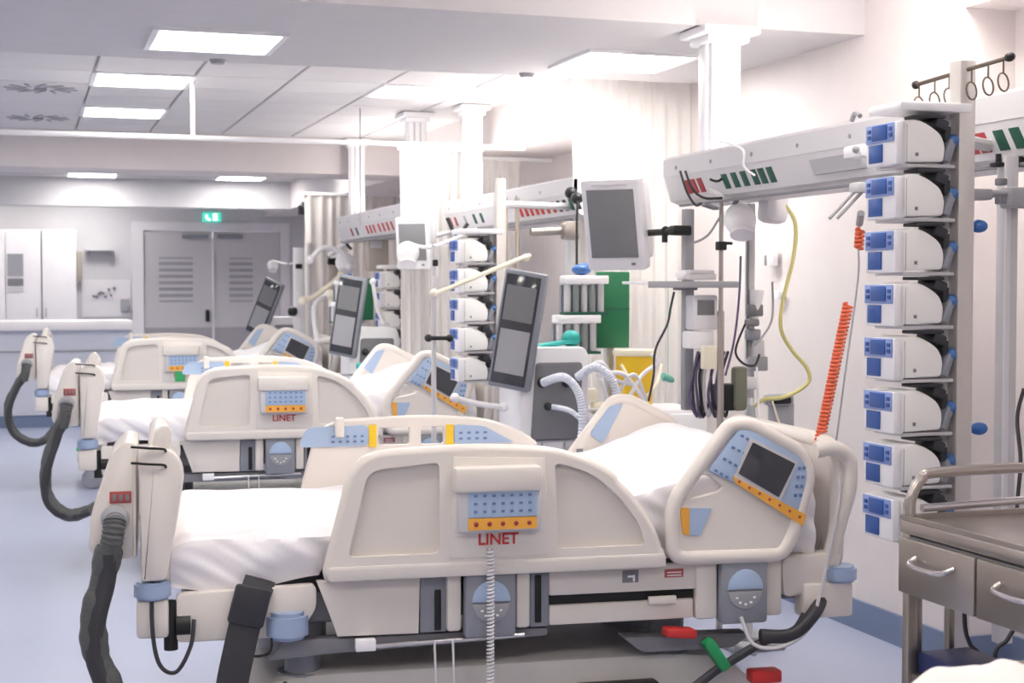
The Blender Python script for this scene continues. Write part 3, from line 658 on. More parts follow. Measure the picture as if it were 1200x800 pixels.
# ================================================================== PENDANT BEAMS
def pendant(yf, yn, label, stripes, cols, k, X=2.6):
    t = thing('supply_beam', label, 'medical supply beam', (2.6, yf, 1.845), 0, 'ceiling hung supply beams')
    sec = lambda: [(X, 2.03), (X, 1.955), (X + .03, 1.86), (X + .07, 1.845), (X + .27, 1.845), (X + .30, 1.9), (X + .30, 2.0), (X + .27, 2.035), (X + .02, 2.035)]
    q = new(); prism(q, sec(), yn, yf, 0); obj('body', q, 'pendant', t)
    q = new(); prism(q, [(X - .003, 2.035), (X - .003, 1.962), (X + .02, 1.962), (X + .02, 2.035)], yn, yf + .012, 0); obj('upper_panel', q, 'pendant', t)
    q = new(); bx(q, (X, yn, 2.035), (X + .29, yf, 2.045)); obj('top_cover', q, 'pendant_top', t, smoothed=False)
    q = new(); bx(q, (X + .12, yn + .2, 2.046), (X + .135, yf - .25, 2.062)); bx(q, (X + .205, yn + .2, 2.046), (X + .22, yf - .25, 2.062)); ul = obj('uplight', q, 'white', t, smoothed=False)
    q = new(); bx(q, (X + .136, yn + .2, 2.046), (X + .204, yf - .25, 2.056)); obj('light_strip', q, 'lamp_up', ul, smoothed=False)
    q = new(); prism(q, [(x_ + .0, z_) for x_, z_ in sec()], yf, yf + .012); obj('end_cap', q, 'pendant_top', t)
    n = Vector((-.95, 0, -.30)).normalized()
    slope = math.atan2(.03, .095)
    for (ya, m, hasplug) in stripes:
        q = new(); prism(q, [(-.030, -.030), (.014, -.030), (.030, .030), (-.014, .030)], -.004, .003, .001, plane='yz'); bmesh.ops.transform(q, matrix=Matrix.Translation((X + .015, ya, 1.910)) @ Matrix.Rotation(-slope, 4, 'Y'), verts=q.verts); so = obj('socket', q, m, t, {'maroon': 'dark red socket', 'dark_green': 'dark green socket', 'red': 'red socket', 'grey': 'grey socket', 'black': 'black socket'}[m])
    for y in (yf - .12, yf - .45, yf - .8, yf - 1.15, yf - 1.5, yf - 1.9):
        if y < yn + .1: continue
        q = new(); cyl(q, (X - .006, y, 1.995), (X, y, 1.995), .008, 10); obj('screw_cap', q, 'grey', t)
    q = new(); bx(q, (X + .02, yn + .1, 1.832), (X + .035, yf - .1, 1.842), .002); obj('equipment_rail', q, 'bed_dark', t)
    if k == 1:
        ya, yb = atx(945, 180, X).y, atx(1000, 180, X).y
        q = new(); prism(q, [(yb - .0, 1.95), (ya, 1.95), (ya - .05, 1.885), (yb - .05, 1.885)], X - .001, X + .02, plane='yz'); bmesh.ops.translate(q, vec=(.006, 0, 0), verts=q.verts); obj('inset_panel', q, 'grey', t, 'grey recessed panel')
    for (y, wdt, CX) in cols:
        c = thing('ceiling_column', 'white grooved ceiling column ' + ('carrying the near supply beam' if k == 1 else ('carrying the second supply beam' if k == 2 else 'carrying the far supply beam')) + (', far end' if y > yf - 1 else ', near end'), 'column', (CX, y, 2.045), 0, 'white ceiling columns of the supply beams')
        top = SOF if 5.6 < y < 7.28 else (CN if y < 5.6 else CT)
        h = wdt / 2
        q = new(); box(q, (CX, y, (2.045 + top) / 2), (wdt, wdt, top - 2.045), .012); sh = obj('shaft', q, 'white', c)
        for s in (-1, 1):
            q = new(); cyl(q, (CX + s * h * .35 - .0, y - h - .002, 2.05), (CX + s * h * .35, y - h - .002, top - .03), .006, 8); obj('groove_bead', q, 'light_grey', c)
            q = new(); cyl(q, (CX + s * h * .98, y - h * .4, 2.05), (CX + s * h * .98, y - h * .4, top - .03), .014, 8); obj('corner_tube', q, 'white', c)
        q = new(); box(q, (CX, y, top - .02), (wdt * 1.9, wdt * 1.9, .035), .012); box(q, (CX, y, top - .05), (wdt * 1.4, wdt * 1.4, .04), .012); obj('flange', q, 'white', c)
    return t
S1 = [(atx(px, 200, 2.61).y, m, 0) for px, m in ((806, 'maroon'), (813, 'maroon'), (821, 'maroon'), (850, 'dark_green'), (861, 'dark_green'), (872, 'dark_green'), (884, 'dark_green'), (893, 'dark_green'), (903, 'dark_green'), (1137, 'maroon'), (1151, 'maroon'), (1172, 'dark_green'), (1191, 'dark_green'))]
pendant(5.84, 2.5, 'near white supply beam with red and green sockets, upper right', S1, [(5.71, .138, 2.79), (3.0, .138, 2.79)], 1)
S2 = [(atx(px, 240, 2.61).y, m, 0) for px, m in [(528, 'maroon'), (534, 'maroon'), (545, 'grey'), (556, 'dark_green'), (564, 'dark_green'), (610, 'red'), (616, 'red'), (622, 'red'), (628, 'red'), (634, 'red'), (641, 'red'), (648, 'red'), (655, 'black'), (662, 'black'), (669, 'dark_green'), (676, 'black')]]
pendant(9.35, 6.95, 'second supply beam behind the big monitor, row of red sockets', S2, [(9.2, .108, 2.74)], 2)
S3 = [(atx(px, 260, 2.37).y, m, 0) for px, m in [(412, 'maroon'), (418, 'dark_green'), (430, 'red'), (434, 'red'), (438, 'red'), (444, 'red'), (449, 'red'), (454, 'red'), (459, 'red')]]
pendant(11.66, 9.55, 'farthest supply beam, short in view, behind the small monitor', S3, [(11.55, .108, 2.49), (9.72, .12, 2.50)], 3, 2.36)

# ================================================================== PUMPS
def make_pump():
    t = thing('infusion_pump', '', 'infusion pump', (0, 0, 0), local=True)
    q = new(); prism(q, poly_round([(.0, .0), (.0, .107), (.05, .115), (.088, .102), (.126, .078), (.140, .045), (.134, .004)], [.008, .02, .02, .03, .02, .02, .01]), 0, .145, .006); obj('body', q, 'pump_side', t)
    q = new(); bx(q, (-.012, .0, -.004), (.02, .147, .108), .006); fp = obj('front_panel', q, 'pump', t)
    q = new(); bx(q, (-.016, .006, .056), (-.0125, .142, .106), .003); d = obj('display', q, 'key_light', fp)
    q = new(); bx(q, (-.019, .036, .062), (-.0165, .108, .102), .002)
    for y in (.012, .116):
        for z in (.068, .084): bx(q, (-.019, y, z), (-.0165, y + .014, z + .01))
    obj('display_window', q, 'key_blue', fp)
    q = new(); bx(q, (-.016, .062, .004), (-.0125, .128, .052), .003); k = obj('keypad', q, 'key_blue', fp)
    q = new(); bx(q, (.02, -.001, .0), (.021, .0, .1)); box(q, (.05, -.002, .022), (.007, .004, .009)); obj('latch', q, 'bed_dark', t)
    q = new(); box(q, (.128, .04, .104), (.042, .09, .030), .008, (0, .35, 0)); box(q, (.095, .03, .123), (.085, .07, .009), .002); box(q, (.15, .03, .08), (.02, .05, .04), .004); obj('clamp', q, 'cable', t)
    q = new(); ball(q, (.168, .02, .062), (.018, .030, .020), (0, .6, 0), 12, 8); obj('lever', q, 'lever', t)
    q = new(); box(q, (.153, .02, .035), (.022, .05, .064), .006, (0, .35, 0)); obj('lever_arm', q, 'bed_grey', t)
    return t
ORD = ['topmost', 'second from the top', 'third from the top', 'fourth from the top', 'fifth from the top', 'sixth from the top', 'seventh from the top', 'lowest']
def rack(x, y, ztop, n, which, short, first=None, arm=None, hooks=False, pitch=.1425, zb=.3, zt=None):
    """pumps fronts at x, near face at y"""
    px, py = x + .185, y + .0
    zt = zt or ztop + .28
    t = thing('pump_rack', 'pale upright rack post carrying the ' + which, 'rack', (px, py, zb))
    q = new(); box(q, (px + .018, py + .02, (zb + zt) / 2), (.05, .05, zt - zb), .004); obj('post', q, 'alu', t)
    q = new(); bx(q, (px - .03, py + .035, ztop - n * pitch - .02), (px - .005, py + .12, ztop + .03), .004); obj('back_rail', q, 'pale', t)
    q = new(); bx(q, (px - .19, py - .01, ztop + .005), (px + .03, py + .15, ztop + .03), .006); obj('top_cover', q, 'white', t)
    for k in range(n):
        q = new(); z = ztop - (k + 1) * pitch
        bx(q, (px - .17, py + .005, z + .0), (px - .01, py + .14, z + .010), .002); obj('shelf', q, 'light_grey', t)
    if arm:
        q = new(); tube(q, [(px + .018, py + .045, 1.90), (px + .06, py + .10, 1.90), arm], .018, 8); obj('mount_arm', q, 'light_grey', t)
    if hooks:
        zz = zt - .03; d = Vector((0, 1, 0))
        a, b_ = Vector((px + .018, py + .02 + .22, zz - .005)), Vector((px + .018, py + .02 - .20, zz + .012))
        q = new(); cyl(q, a, b_, .006, 10); h = obj('hook_bar', q, 'bronze', t)
        q = new(); ball(q, a, (.012,) * 3, u=10, v=6); obj('bar_end', q, 'black', h)
        q = new(); ball(q, b_, (.012, .018, .012), u=10, v=6); obj('bar_end', q, 'black', h)
        for u in (.04, .22, .38, .62, .79, .94):
            p = a.lerp(b_, u); q = new()
            tube(q, [(p.x, p.y, p.z), (p.x, p.y, p.z - .035)], .0025, 6)
            ring = [(p.x + .0 + .016 * math.sin(an), p.y + .004 * math.cos(an), p.z - .035 - .024 + .024 * math.cos(an)) for an in [2 * PI * i / 14 for i in range(14)]]
            tube(q, ring, .0025, 6, True); obj('hook', q, 'bronze', h)
    for k in range(n):
        lab = 'white infusion pump with blue keypad, ' + (ORD[k] if k < n - 1 else 'lowest') + ' in the ' + short
        loc = (px - .185, py, ztop - (k + 1) * pitch + .012)
        if first is None: first = make_pump(); first.location = loc; first['label'] = lab; first['group'] = 'infusion pumps in racks'
        else: dup(first, loc, None, lab, 'infusion pumps in racks')
    return t, first
rk, PUMP = rack(2.185, 3.40, 1.955, 8, 'tall near stack of eight pumps, ring hooks on top', 'near right stack', arm=(2.62, 3.62, 1.90), hooks=True, zt=2.10)
for py_, wh in ((265, 'upper'), (502, 'lower')):
    p = at(1147, py_, 3.43); q = new(); ball(q, p, (.026, .02, .018)); cyl(q, (2.40, 3.42, p.z), p, .007); o = obj('clamp_knob', q, 'knob', rk, 'glossy blue knob')
rack(1.985, 6.85, 1.745, 5, 'stack of pumps in the second bay', 'second bay stack', PUMP, arm=(2.62, 7.05, 1.90), zt=2.02, zb=.3)
p = at(447, 320, 10.35); rack(p.x, 10.35, 1.62, 4, 'stack of pumps in the third bay', 'third bay stack', PUMP, arm=(2.42, 10.6, 1.90), zt=1.98, zb=.3)

# beam bracket near pump rack and the right-hand upright
t = thing('support_pole', 'grey upright pole with clamps behind the near pump stack, right edge', 'pole', (2.62, 3.5, .3))
p = at(1181, 200, 3.5)
q = new(); bx(q, (p.x - .022, 3.48, .50), (p.x + .022, 3.52, 1.86), .004); obj('pole', q, 'light_grey', t)
q = new(); bx(q, (p.x - .024, 3.47, .60), (p.x - .010, 3.48, 1.80)); obj('rail', q, 'pale', t)
a = at(1195, 232, 3.45); q = new(); box(q, a, (.09, .06, .055), .006); obj('clamp', q, 'grey', t)
a = at(1145, 228, 3.45); q = new(); box(q, a, (.07, .05, .03), .006); cyl(q, a, at(1190, 226, 3.45), .010); obj('clamp_arm', q, 'grey', t)
for px_, py_ in ((1173, 213), (1173, 235)):
    a = at(px_, py_, 3.42); q = new(); box(q, a, (.022, .03, .020), .004); obj('clamp_screw', q, 'bed_dark', t)
for px_ in (1170, 1197):
    a = at(px_, 193, 3.5); q = new(); box(q, a, (.04, .03, .012), .004); cyl(q, a, a + Vector((0, 0, .03)), .008); obj('rail_foot', q, 'black', t)
q = new(); tube(q, smooth([at(1200, 455, 3.6), at(1192, 490, 3.6), at(1196, 540, 3.55), at(1192, 600, 3.5), at(1200, 640, 3.45), at(1198, 700, 3.4)], 6), .006, 6)
single('power_cable', q, 'cable', 'black cable hanging behind the steel trolley at the right edge', 'cable')
t = thing('wall_socket', 'white wall socket box above the trolley on the right wall', 'socket', (3.67, 4.6, .7))
a = at(1176, 570, 3.75); a = atx(1176, 568, 3.66)
q = new(); bx(q, (3.64, a.y - .07, a.z - .08), (3.678, a.y + .07, a.z + .08), .006); obj('plate', q, 'white', t)
q = new(); bx(q, (3.634, a.y - .035, a.z - .06), (3.641, a.y + .035, a.z - .0), .004); obj('outlet', q, 'grey', t)
q = new(); bx(q, (3.634, a.y - .012, a.z + .03), (3.641, a.y + .012, a.z + .05)); obj('switch', q, 'bed_dark', t)
# bracket and clear rods hanging from the beam left of the pump stack
t = thing('holder_arm', 'clear double rod holder hanging from the near beam left of the pumps', 'holder', at(1005, 215, 3.9))
q = new(); box(q, at(1008, 220, 3.9), (.05, .05, .03), .006); obj('bracket', q, 'light_grey', t)
q = new(); cyl(q, at(1008, 220, 3.9), (2.66, 3.98, 1.85), .010, 8); obj('hanger', q, 'light_grey', t)
for dx in (0, 9):
    q = new(); cyl(q, at(1002 + dx, 224, 3.9), at(972 + dx, 256, 3.9), .005, 8); obj('rod', q, 'grey', t)
t = thing('beam_clamp', 'white clamp block on the front of the near supply beam', 'clamp', at(1000, 185, 3.9))
a = atx(1006, 178, 2.48); q = new(); box(q, a, (.05, .11, .04), .01); obj('block', q, 'white', t)
q = new(); ball(q, atx(1003, 175, 2.45), (.012,) * 3); obj('screw', q, 'grey', t)
a = atx(1008, 136, 2.48); q = new(); tube(q, smooth([a, a + Vector((0, .03, .012)), a + Vector((0, .05, -.01))], 4), .008, 6); obj('hook', q, 'grey', t)
# spiral red hose and tube alongside the bed head
q = new(); A = at(1008, 268, 4.25); Bq = at(958, 528, 4.25); A2 = at(994, 356, 4.25)
helix(q, A2, Bq, .014, 38, .0055, 6, 8)
t = thing('spiral_hose', 'orange-red coiled hose hanging between the near bed head and the pump stack', 'hose', Bq); obj('coil', q, 'spiral_red', t)
q = new(); helix(q, A, at(1006, 292, 4.25), .012, 5, .006, 6, 8); obj('upper_coil', q, 'spiral_red', t)
q = new(); cyl(q, at(1007, 262, 4.25), at(1009, 250, 4.2), .012); obj('plug', q, 'grey', t)
q = new(); tube(q, smooth([at(1006, 292, 4.22), at(1006, 320, 4.22), at(1000, 370, 4.22), at(990, 440, 4.22), at(978, 530, 4.22), at(965, 620, 4.22), at(958, 650, 4.22)], 6), .0035, 6)
obj('lead', q, 'grey', t)

# ================================================================== TROLLEY
t = thing('steel_trolley', 'stainless steel trolley with two drawers and tube rail at lower right', 'trolley', (2.2, 2.5, 0))
TX, TY = 1.96, 3.02; TYN = 1.95; TXR = 2.46; zt = 1.0 - .05
q = new(); bx(q, (TX - .006, TYN, .92), (TXR, TY + .006, .952), .004); obj('top_tray', q, 'steel_top', t)
q = new(); bx(q, (TX - .006, TYN, .952), (TX + .006, TY + .006, .962)); bx(q, (TX, TY - .006, .952), (TXR, TY + .006, .962)); obj('tray_lip', q, 'steel', t)
q = new(); bx(q, (TX, TYN, .79), (TXR, TY, .915)); obj('drawer_housing', q, 'bed_dark', t, smoothed=False)
ys = atx(1149, 660, TX).y
for ya, yb in ((ys + .004, TY), (TYN, ys - .004)):
    q = new(); bx(q, (TX - .014, ya, .782), (TX, yb, .912), .004); d = obj('drawer', q, 'steel', t)
    yc = (ya + yb) / 2 if ya > ys else ys - .16
    q = new(); tube(q, smooth([(TX - .014, yc + .075, .872), (TX - .04, yc + .06, .862), (TX - .044, yc, .858), (TX - .04, yc - .06, .862), (TX - .014, yc - .075, .872)], 5), .006, 8); obj('handle', q, 'chrome', d)
for (x, y) in ((TX + .012, TY - .012), (TXR - .012, TY - .012), (TX + .012, TYN + .012), (TXR - .012, TYN + .012)):
    q = new(); bx(q, (x - .013, y - .013, .09), (x + .013, y + .013, .92), .003); l = obj('leg', q, 'steel', t)
    q = new(); cyl(q, (x - .012, y, .045), (x + .012, y, .045), .045, 20); obj('caster', q, 'black', l)
for px_ in (1075, 1113):
    a = at(px_, 700, TY - .01); q = new(); bx(q, (a.x - .008, TY - .02, .59), (a.x + .008, TY, .80), .002); obj('upright', q, 'steel', t)
q = new(); bx(q, (TX + .01, TYN, .57), (TXR, TY, .59)); obj('lower_shelf', q, 'steel', t)
q = new(); a = .09
tube(q, [(TX + .012, TYN + .1, .95)] + smooth([(TX + .012, TY - .01, .955), (TX + .014, TY - .01, 1.0), (TX + .045, TY - .01, 1.045), (TX + .10, TY - .01, 1.058), (TXR - .05, TY - .01, 1.06)], 6)[1:] + [(TXR - .012, TY - .01, 1.03), (TXR - .012, TY - .01, .955)], .013, 10) if False else tube(q, smooth([(TX + .012, TY - .01, .955), (TX + .013, TY - .01, 1.0), (TX + .04, TY - .01, 1.045), (TX + .09, TY - .01, 1.06), (TXR - .10, TY - .01, 1.06), (TXR - .03, TY - .01, 1.04), (TXR - .012, TY - .01, .955)], 8), .013, 10)
obj('end_rail', q, 'steel_top', t)
q = new(); cyl(q, (TX + .05, TY + .0, .975), (TXR, TY + .0, .985), .010, 10); obj('back_rail', q, 'chrome', t)
q = new(); bx(q, (TX + .02, TY - .25, .591), (TX + .16, TY - .03, .645), .008); single('blue_box', q, 'navy', 'dark navy box on the lower shelf of the steel trolley', 'box')
for pts_ in ([(1130, 700), (1131, 735), (1137, 755), (1150, 780)], [(1192, 730), (1180, 750), (1165, 775)]):
    q = new(); tube(q, smooth([at(x, y, 3.1) for x, y in pts_] + [Vector((at(pts_[-1][0], 775, 3.1).x + .02, 3.1, .3)), Vector((at(pts_[-1][0], 775, 3.1).x + .02, 3.1, .01))], 6), .006, 6); single('trolley_cable', q, 'cable', 'black cable under the trolley, ' + ('left one below the first drawer' if pts_[0][0] < 1150 else 'right one slanting below the second drawer'), 'cable')

# foreground bed corner with crumpled cloth, bottom right
def prof(x): return .0
q = new(); nx, ny = 70, 50; G = []
x0, x1, y0, y1 = 1.21, 2.0, .9, 2.02
for i in range(nx + 1):
    rw = []
    for k in range(ny + 1):
        x = x0 + (x1 - x0) * i / nx; y = y0 + (y1 - y0) * k / ny
        ex = min(1, (x - x0) / .10); ey = min(1, (y1 - y) / .06)
        z = .893 - .12 * (1 - ex) ** 2 - .22 * (1 - ey) ** 3 + .028 * noise.noise(Vector((x * 7, y * 9, 3))) + .016 * noise.noise(Vector((x * 19, y * 15, 9))) + .012 * (x - x0)
        rw.append(q.verts.new((x, y, z)))
    G.append(rw)
for i in range(nx):
    for k in range(ny): q.faces.new((G[i][k], G[i + 1][k], G[i + 1][k + 1], G[i][k + 1]))
r = bmesh.ops.extrude_face_region(q, geom=q.faces[:]); vs = [g for g in r['geom'] if isinstance(g, bmesh.types.BMVert)]
for v in vs: v.co.z = .68
single('crumpled_cloth', q, 'cloth_pink', 'crumpled off-white cloth in the foreground at the bottom right corner', 'cloth')
t = thing('bed_stand', 'foreground stand under the crumpled cloth at the bottom right', 'stand', (1.55, 1.45, 0))
q = new(); bx(q, (1.14, .92, .62), (1.98, 1.98, .678), .01); obj('platform', q, 'bed', t)
for x in (1.2, 1.92):
    for y in (1.0, 1.9):
        q = new(); bx(q, (x - .02, y - .02, 0), (x + .02, y + .02, .62)); obj('leg', q, 'grey', t)

# ================================================================== BAY EQUIPMENT
def monitor(cx, cy, cz, wd, ht, yaw, which, dep=.12, tilt=.10):
    t = thing('patient_monitor', which, 'monitor', (cx, cy, cz - ht / 2), 0, 'patient monitors', local=True)
    t.rotation_euler = (tilt, 0, yaw)
    q = new(); prism(q, poly_round([(-wd / 2, 0), (wd / 2, 0), (wd / 2, ht), (-wd / 2, ht)], .015), -.03, .03, .006); obj('bezel', q, 'pale', t)
    q = new(); box(q, (0, .06, ht / 2), (wd * .9, dep, ht * .88), .03); obj('rear_case', q, 'white', t)
    q = new(); bx(q, (-wd / 2 + .025, -.036, .055), (wd / 2 - .025, -.03, ht - .04), .003); obj('screen', q, 'screen', t)
    q = new(); box(q, (wd / 2 - .05, -.034, .028), (.02, .006, .012), .002); obj('power_button', q, 'bed_dark', t)
    q = new(); bx(q, (-.08, -.033, ht - .026), (.08, -.03, ht - .018)); obj('badge_strip', q, 'light_grey', t)
    return t
def spot_lamp(c, base, s, label, elbow):
    t = thing('exam_lamp', label, 'lamp', base, 0, 'white examination lamps')
    c = Vector(c)
    q = new(); ball(q, c, (s, s * .8, s * .95), (0, .35, 0)); obj('head', q, 'white', t)
    q = new(); cyl(q, c + Vector((-s * .1, -s * .5, -s * .75)), c + Vector((-s * .15, -s * .6, -s * .95)), s * .7, 20); obj('lens_ring', q, 'pale', t)
    q = new(); tube(q, smooth([base, elbow, c + Vector((0, 0, s * .8))], 6), s * .16, 8); obj('arm', q, 'white', t)
    q = new(); ball(q, elbow, (s * .22,) * 3, u=10, v=8); obj('joint', q, 'bed_dark', t)
def ventilator(x, y, k, which, hoses=True, lean=.17):
    """body about .33 wide with its front towards the camera side, big tilted display left of it"""
    t = thing('ventilator', 'white ventilator with grey front and tilted dark display, ' + which, 'ventilator', (x + .16, y + .15, 0), 0, 'ventilators')
    q = new(); prism(q, poly_round([(x, .80), (x, 1.19), (x + .03, 1.22), (x + .31, 1.22), (x + .335, 1.19), (x + .335, .80)], .02), y, y + .32, .01); obj('body', q, 'white', t)
    q = new(); prism(q, poly_round([(x + .05, .80), (x + .075, 1.15), (x + .30, 1.15), (x + .29, .80)], .02), y - .012, y + .001, .003); fr = obj('front_panel', q, 'bed_dark', t)
    q = new(); ball(q, (x + .10, y - .02, 1.06), (.025, .02, .025)); ball(q, (x + .22, y - .02, 1.06), (.025, .02, .025)); ball(q, (x + .13, y - .02, .95), (.02, .02, .02)); obj('ports', q, 'cable', fr, stuff=True)
    q = new(); bx(q, (x + .01, y + .02, .18), (x + .32, y + .30, .79), .01); obj('cart_column', q, 'pale', t)
    q = new(); bx(q, (x + .11, y + .012, .2), (x + .115, y + .021, .78)); bx(q, (x + .22, y + .012, .2), (x + .225, y + .021, .78)); obj('seam', q, 'grey', t)
    q = new(); bx(q, (x - .06, y - .08, .08), (x + .40, y + .38, .17), .03); obj('cart_base', q, 'grey', t)
    for dx in (-.02, .36):
        for dy in (-.04, .34):
            q = new(); cyl(q, (x + dx - .015, y + dy, .04), (x + dx + .015, y + dy, .04), .04); obj('caster', q, 'black', t)
    # display
    D = Matrix.Translation((x - .015, y - .02, 1.30)) @ Matrix.Rotation(-.62, 4, 'Z') @ Matrix.Rotation(.02, 4, 'X') @ Matrix.Rotation(lean, 4, 'Y')
    q = new(); box(q, (0, 0, 0), (.20, .045, .54), .012); bmesh.ops.transform(q, matrix=D, verts=q.verts); d = obj('display', q, 'bed_grey', t)
    q = new(); box(q, (-.005, -.025, .0), (.165, .006, .50), .004); bmesh.ops.transform(q, matrix=D, verts=q.verts); obj('screen', q, 'screen_dark', d)
    q = new(); box(q, (-.005, -.029, .12), (.14, .003, .16)); bmesh.ops.transform(q, matrix=D, verts=q.verts); obj('screen_area', q, 'screen', d)
    q = new(); box(q, (-.005, -.029, -.10), (.14, .003, .20)); bmesh.ops.transform(q, matrix=D, verts=q.verts); obj('screen_area', q, 'grey', d)
    q = new(); cyl(q, (x + .03, y + .08, 1.2), D @ Vector((0, .03, -.05)), .02); obj('display_neck', q, 'bed_dark', t)
    if hoses:
        for n, pts_ in enumerate(([(x + .10, y - .03, 1.06), (x + .16, y - .14, 1.09), (x + .22, y - .17, 1.02), (x + .24, y - .17, .88), (x + .21, y - .17, .70), (x + .16, y - .14, .58), (x + .2, y - .08, .5)],
                                  [(x + .27, y - .02, 1.08), (x + .33, y - .10, 1.13), (x + .40, y - .14, 1.06), (x + .42, y - .14, .90), (x + .40, y - .14, .72), (x + .34, y - .12, .58), (x + .3, y - .06, .5)],
                                  [(x + .14, y - .02, .95), (x + .21, y - .12, .93), (x + .28, y - .14, .84), (x + .31, y - .14, .70), (x + .28, y - .1, .52)])):
            P_ = smooth(pts_, 22); q = new(); tube(q, P_, corrug(P_, .019 if n < 2 else .012, .10, 1), 10); obj('breathing_hose', q, 'corrugated', t)
    return t
monitor(2.40, 5.86, 1.765, .265, .385, R_(-46), 'large white framed patient monitor with grey screen beside the near column', dep=.16, tilt=.22)
monitor(2.375, 9.22, 1.775, .24, .33, R_(-42), 'smaller patient monitor behind a white lamp in the second bay', tilt=.10)
ventilator(2.135, 6.4, 1, 'behind the nearest bed')
ventilator(2.055, 9.75, 2, 'behind the second bed', False)
ventilator(2.06, 13.4, 3, 'farthest, before the exit doors', False, .42)
# teal mask on the near ventilator and blue glove on the second
q = new(); ball(q, (2.42, 6.5, 1.255), (.045, .05, .04)); box(q, (2.34, 6.5, 1.232), (.16, .10, .018), .008, (0, -.15, 0)); single('teal_mask', q, 'teal', 'teal plastic mask lying on top of the nearest ventilator', 'mask')
q = new(); a = at(436, 398, 9.9); ball(q, a + Vector((0, -.01, .01)), (.035, .03, .05), (0, -.5, 0)); ball(q, a + Vector((.03, -.03, -.05)), (.025, .02, .05), (0, -.3, 0))
single('blue_bag', q, 'knob', 'bright blue bag hanging on the front of the second ventilator', 'bag')
for px_, py_, Y_, l in ((426, 431, 9.6, 'teal cloth lying on the ventilator base behind the second bed'), (783, 443, 5.6, 'small pale green mask hanging on a thread below the white shelf')):
    q = new(); a = at(px_, py_, Y_); k_ = 1 if px_ < 500 else .62; ball(q, a, (.045 * k_, .03, .024 * k_), (0, .5, 0)); ball(q, a + Vector((-.03, 0, .01)) * k_, (.02 * k_, .02, .03 * k_)); (cyl(q, a, at(783, 334, 5.6), .0015, 6) if k_ < 1 else None); single('teal_cloth', q, 'teal' if k_ == 1 else 'mint', l, 'cloth')
t = thing('side_table', 'low grey instrument table under the teal cloth behind the second bed', 'table', at(426, 520, 9.6))
a = at(426, 436, 9.6); q = new(); box(q, a + Vector((-.02, 0, -.012)), (.42, .12, .015), .004); obj('tray', q, 'grey', t)
q = new(); cyl(q, (a.x, 9.6, .03), (a.x, 9.6, a.z - .015), .018); cyl(q, (a.x, 9.6, 0), (a.x, 9.6, .03), .06); obj('stand', q, 'light_grey', t)
t = thing('monitor_arm', 'pale arm holding the second bay monitor to the end of the beam', 'monitor arm', (2.55, 9.3, 1.8))
q = new(); tube(q, [(2.42, 9.28, 1.80), (2.52, 9.34, 1.82), (2.66, 9.33, 1.86)], .015, 8); obj('bar', q, 'light_grey', t)
t = thing('bedside_device', 'beige device with tubing under the farthest supply beam', 'device', at(442, 325, 10.9))
a = at(442, 297, 10.9); q = new(); box(q, a, (.16, .10, .26), .02); obj('case', q, 'brown', t)
q = new(); box(q, a + Vector((-.02, -.055, .07)), (.09, .01, .06), .004); obj('front_plate', q, 'light_grey', t)
q = new(); tube(q, smooth([a + Vector((.03, -.04, -.10)), a + Vector((.10, -.06, -.20)), a + Vector((.02, -.05, -.34)), a + Vector((.06, 0, -.5))], 6), .012, 8); obj('tubing', q, 'cream', t)
q = new(); cyl(q, a + Vector((0, 0, .12)), (a.x, 10.9, 1.86), .012); obj('hanger', q, 'grey', t)
# supply rack with green back
def supply_rack(x, y, z, s, which, detail=True):
    t = thing('supply_rack', 'dark green panel rack with clear tube dispensers, ' + which, 'rack', (x, y, z - .3 * s), 0, 'green panel racks')
    q = new(); bx(q, (x, y, z - .0 * s), (x + .17 * s, y + .03, z + .375 * s), .004); obj('green_panel', q, 'green', t)
    q = new(); bx(q, (x + .0, y - .003, z + .19 * s), (x + .17 * s, y, z + .195 * s)); obj('seam', q, 'dark_green', t)
    q = new(); bx(q, (x + .06 * s, y + .03, z - .29 if s == 1 else .0), (x + .10 * s, y + .07, z + .38 * s), .004); obj('post', q, 'light_grey', t)
    for r, (xo, zo) in enumerate(((-.20, .33), (-.24, .14))):
        q = new(); bx(q, (x + xo * s, y - .09, z + (zo - .015) * s), (x + (xo + .225) * s, y - .0, z + (zo + .025) * s), .006); obj('holder_rail', q, 'white', t)
        for k in range(5 if r == 0 else 5):
            cx = x + (xo + .025 + .043 * k) * s; q = new(); cyl(q, (cx, y - .045, z + (zo - .15) * s), (cx, y - .045, z + (zo - .012) * s), .017 * s, 12); tb = obj('tube_dispenser', q, 'clear' if k % 2 else 'light_grey', t)
        q = new(); bx(q, (x + xo * s, y - .02, z + (zo - .155) * s), (x + (xo + .225) * s, y - .0, z + (zo - .02) * s)); obj('holder_back', q, 'bed_grey', t)
        q = new(); bx(q, (x + (xo + .0) * s, y - .085, z + (zo - .165) * s), (x + (xo + .225) * s, y - .0, z + (zo - .152) * s)); obj('holder_tray', q, 'dark_green', t)
    q = new(); ball(q, (x - .10 * s, y - .04, z + .385 * s), (.05 * s, .04 * s, .028 * s)); ball(q, (x - .07 * s, y - .04, z + .40 * s), (.03 * s, .03, .02 * s)); obj('blue_cap', q, 'lever', t, 'light blue plastic caps')
    return t
supply_rack(2.67, 6.80, 1.195, 1, 'above the yellow bin')
a = at(418, 375, 10.2); supply_rack(a.x, 10.25, a.z, .78, 'in the second bay')
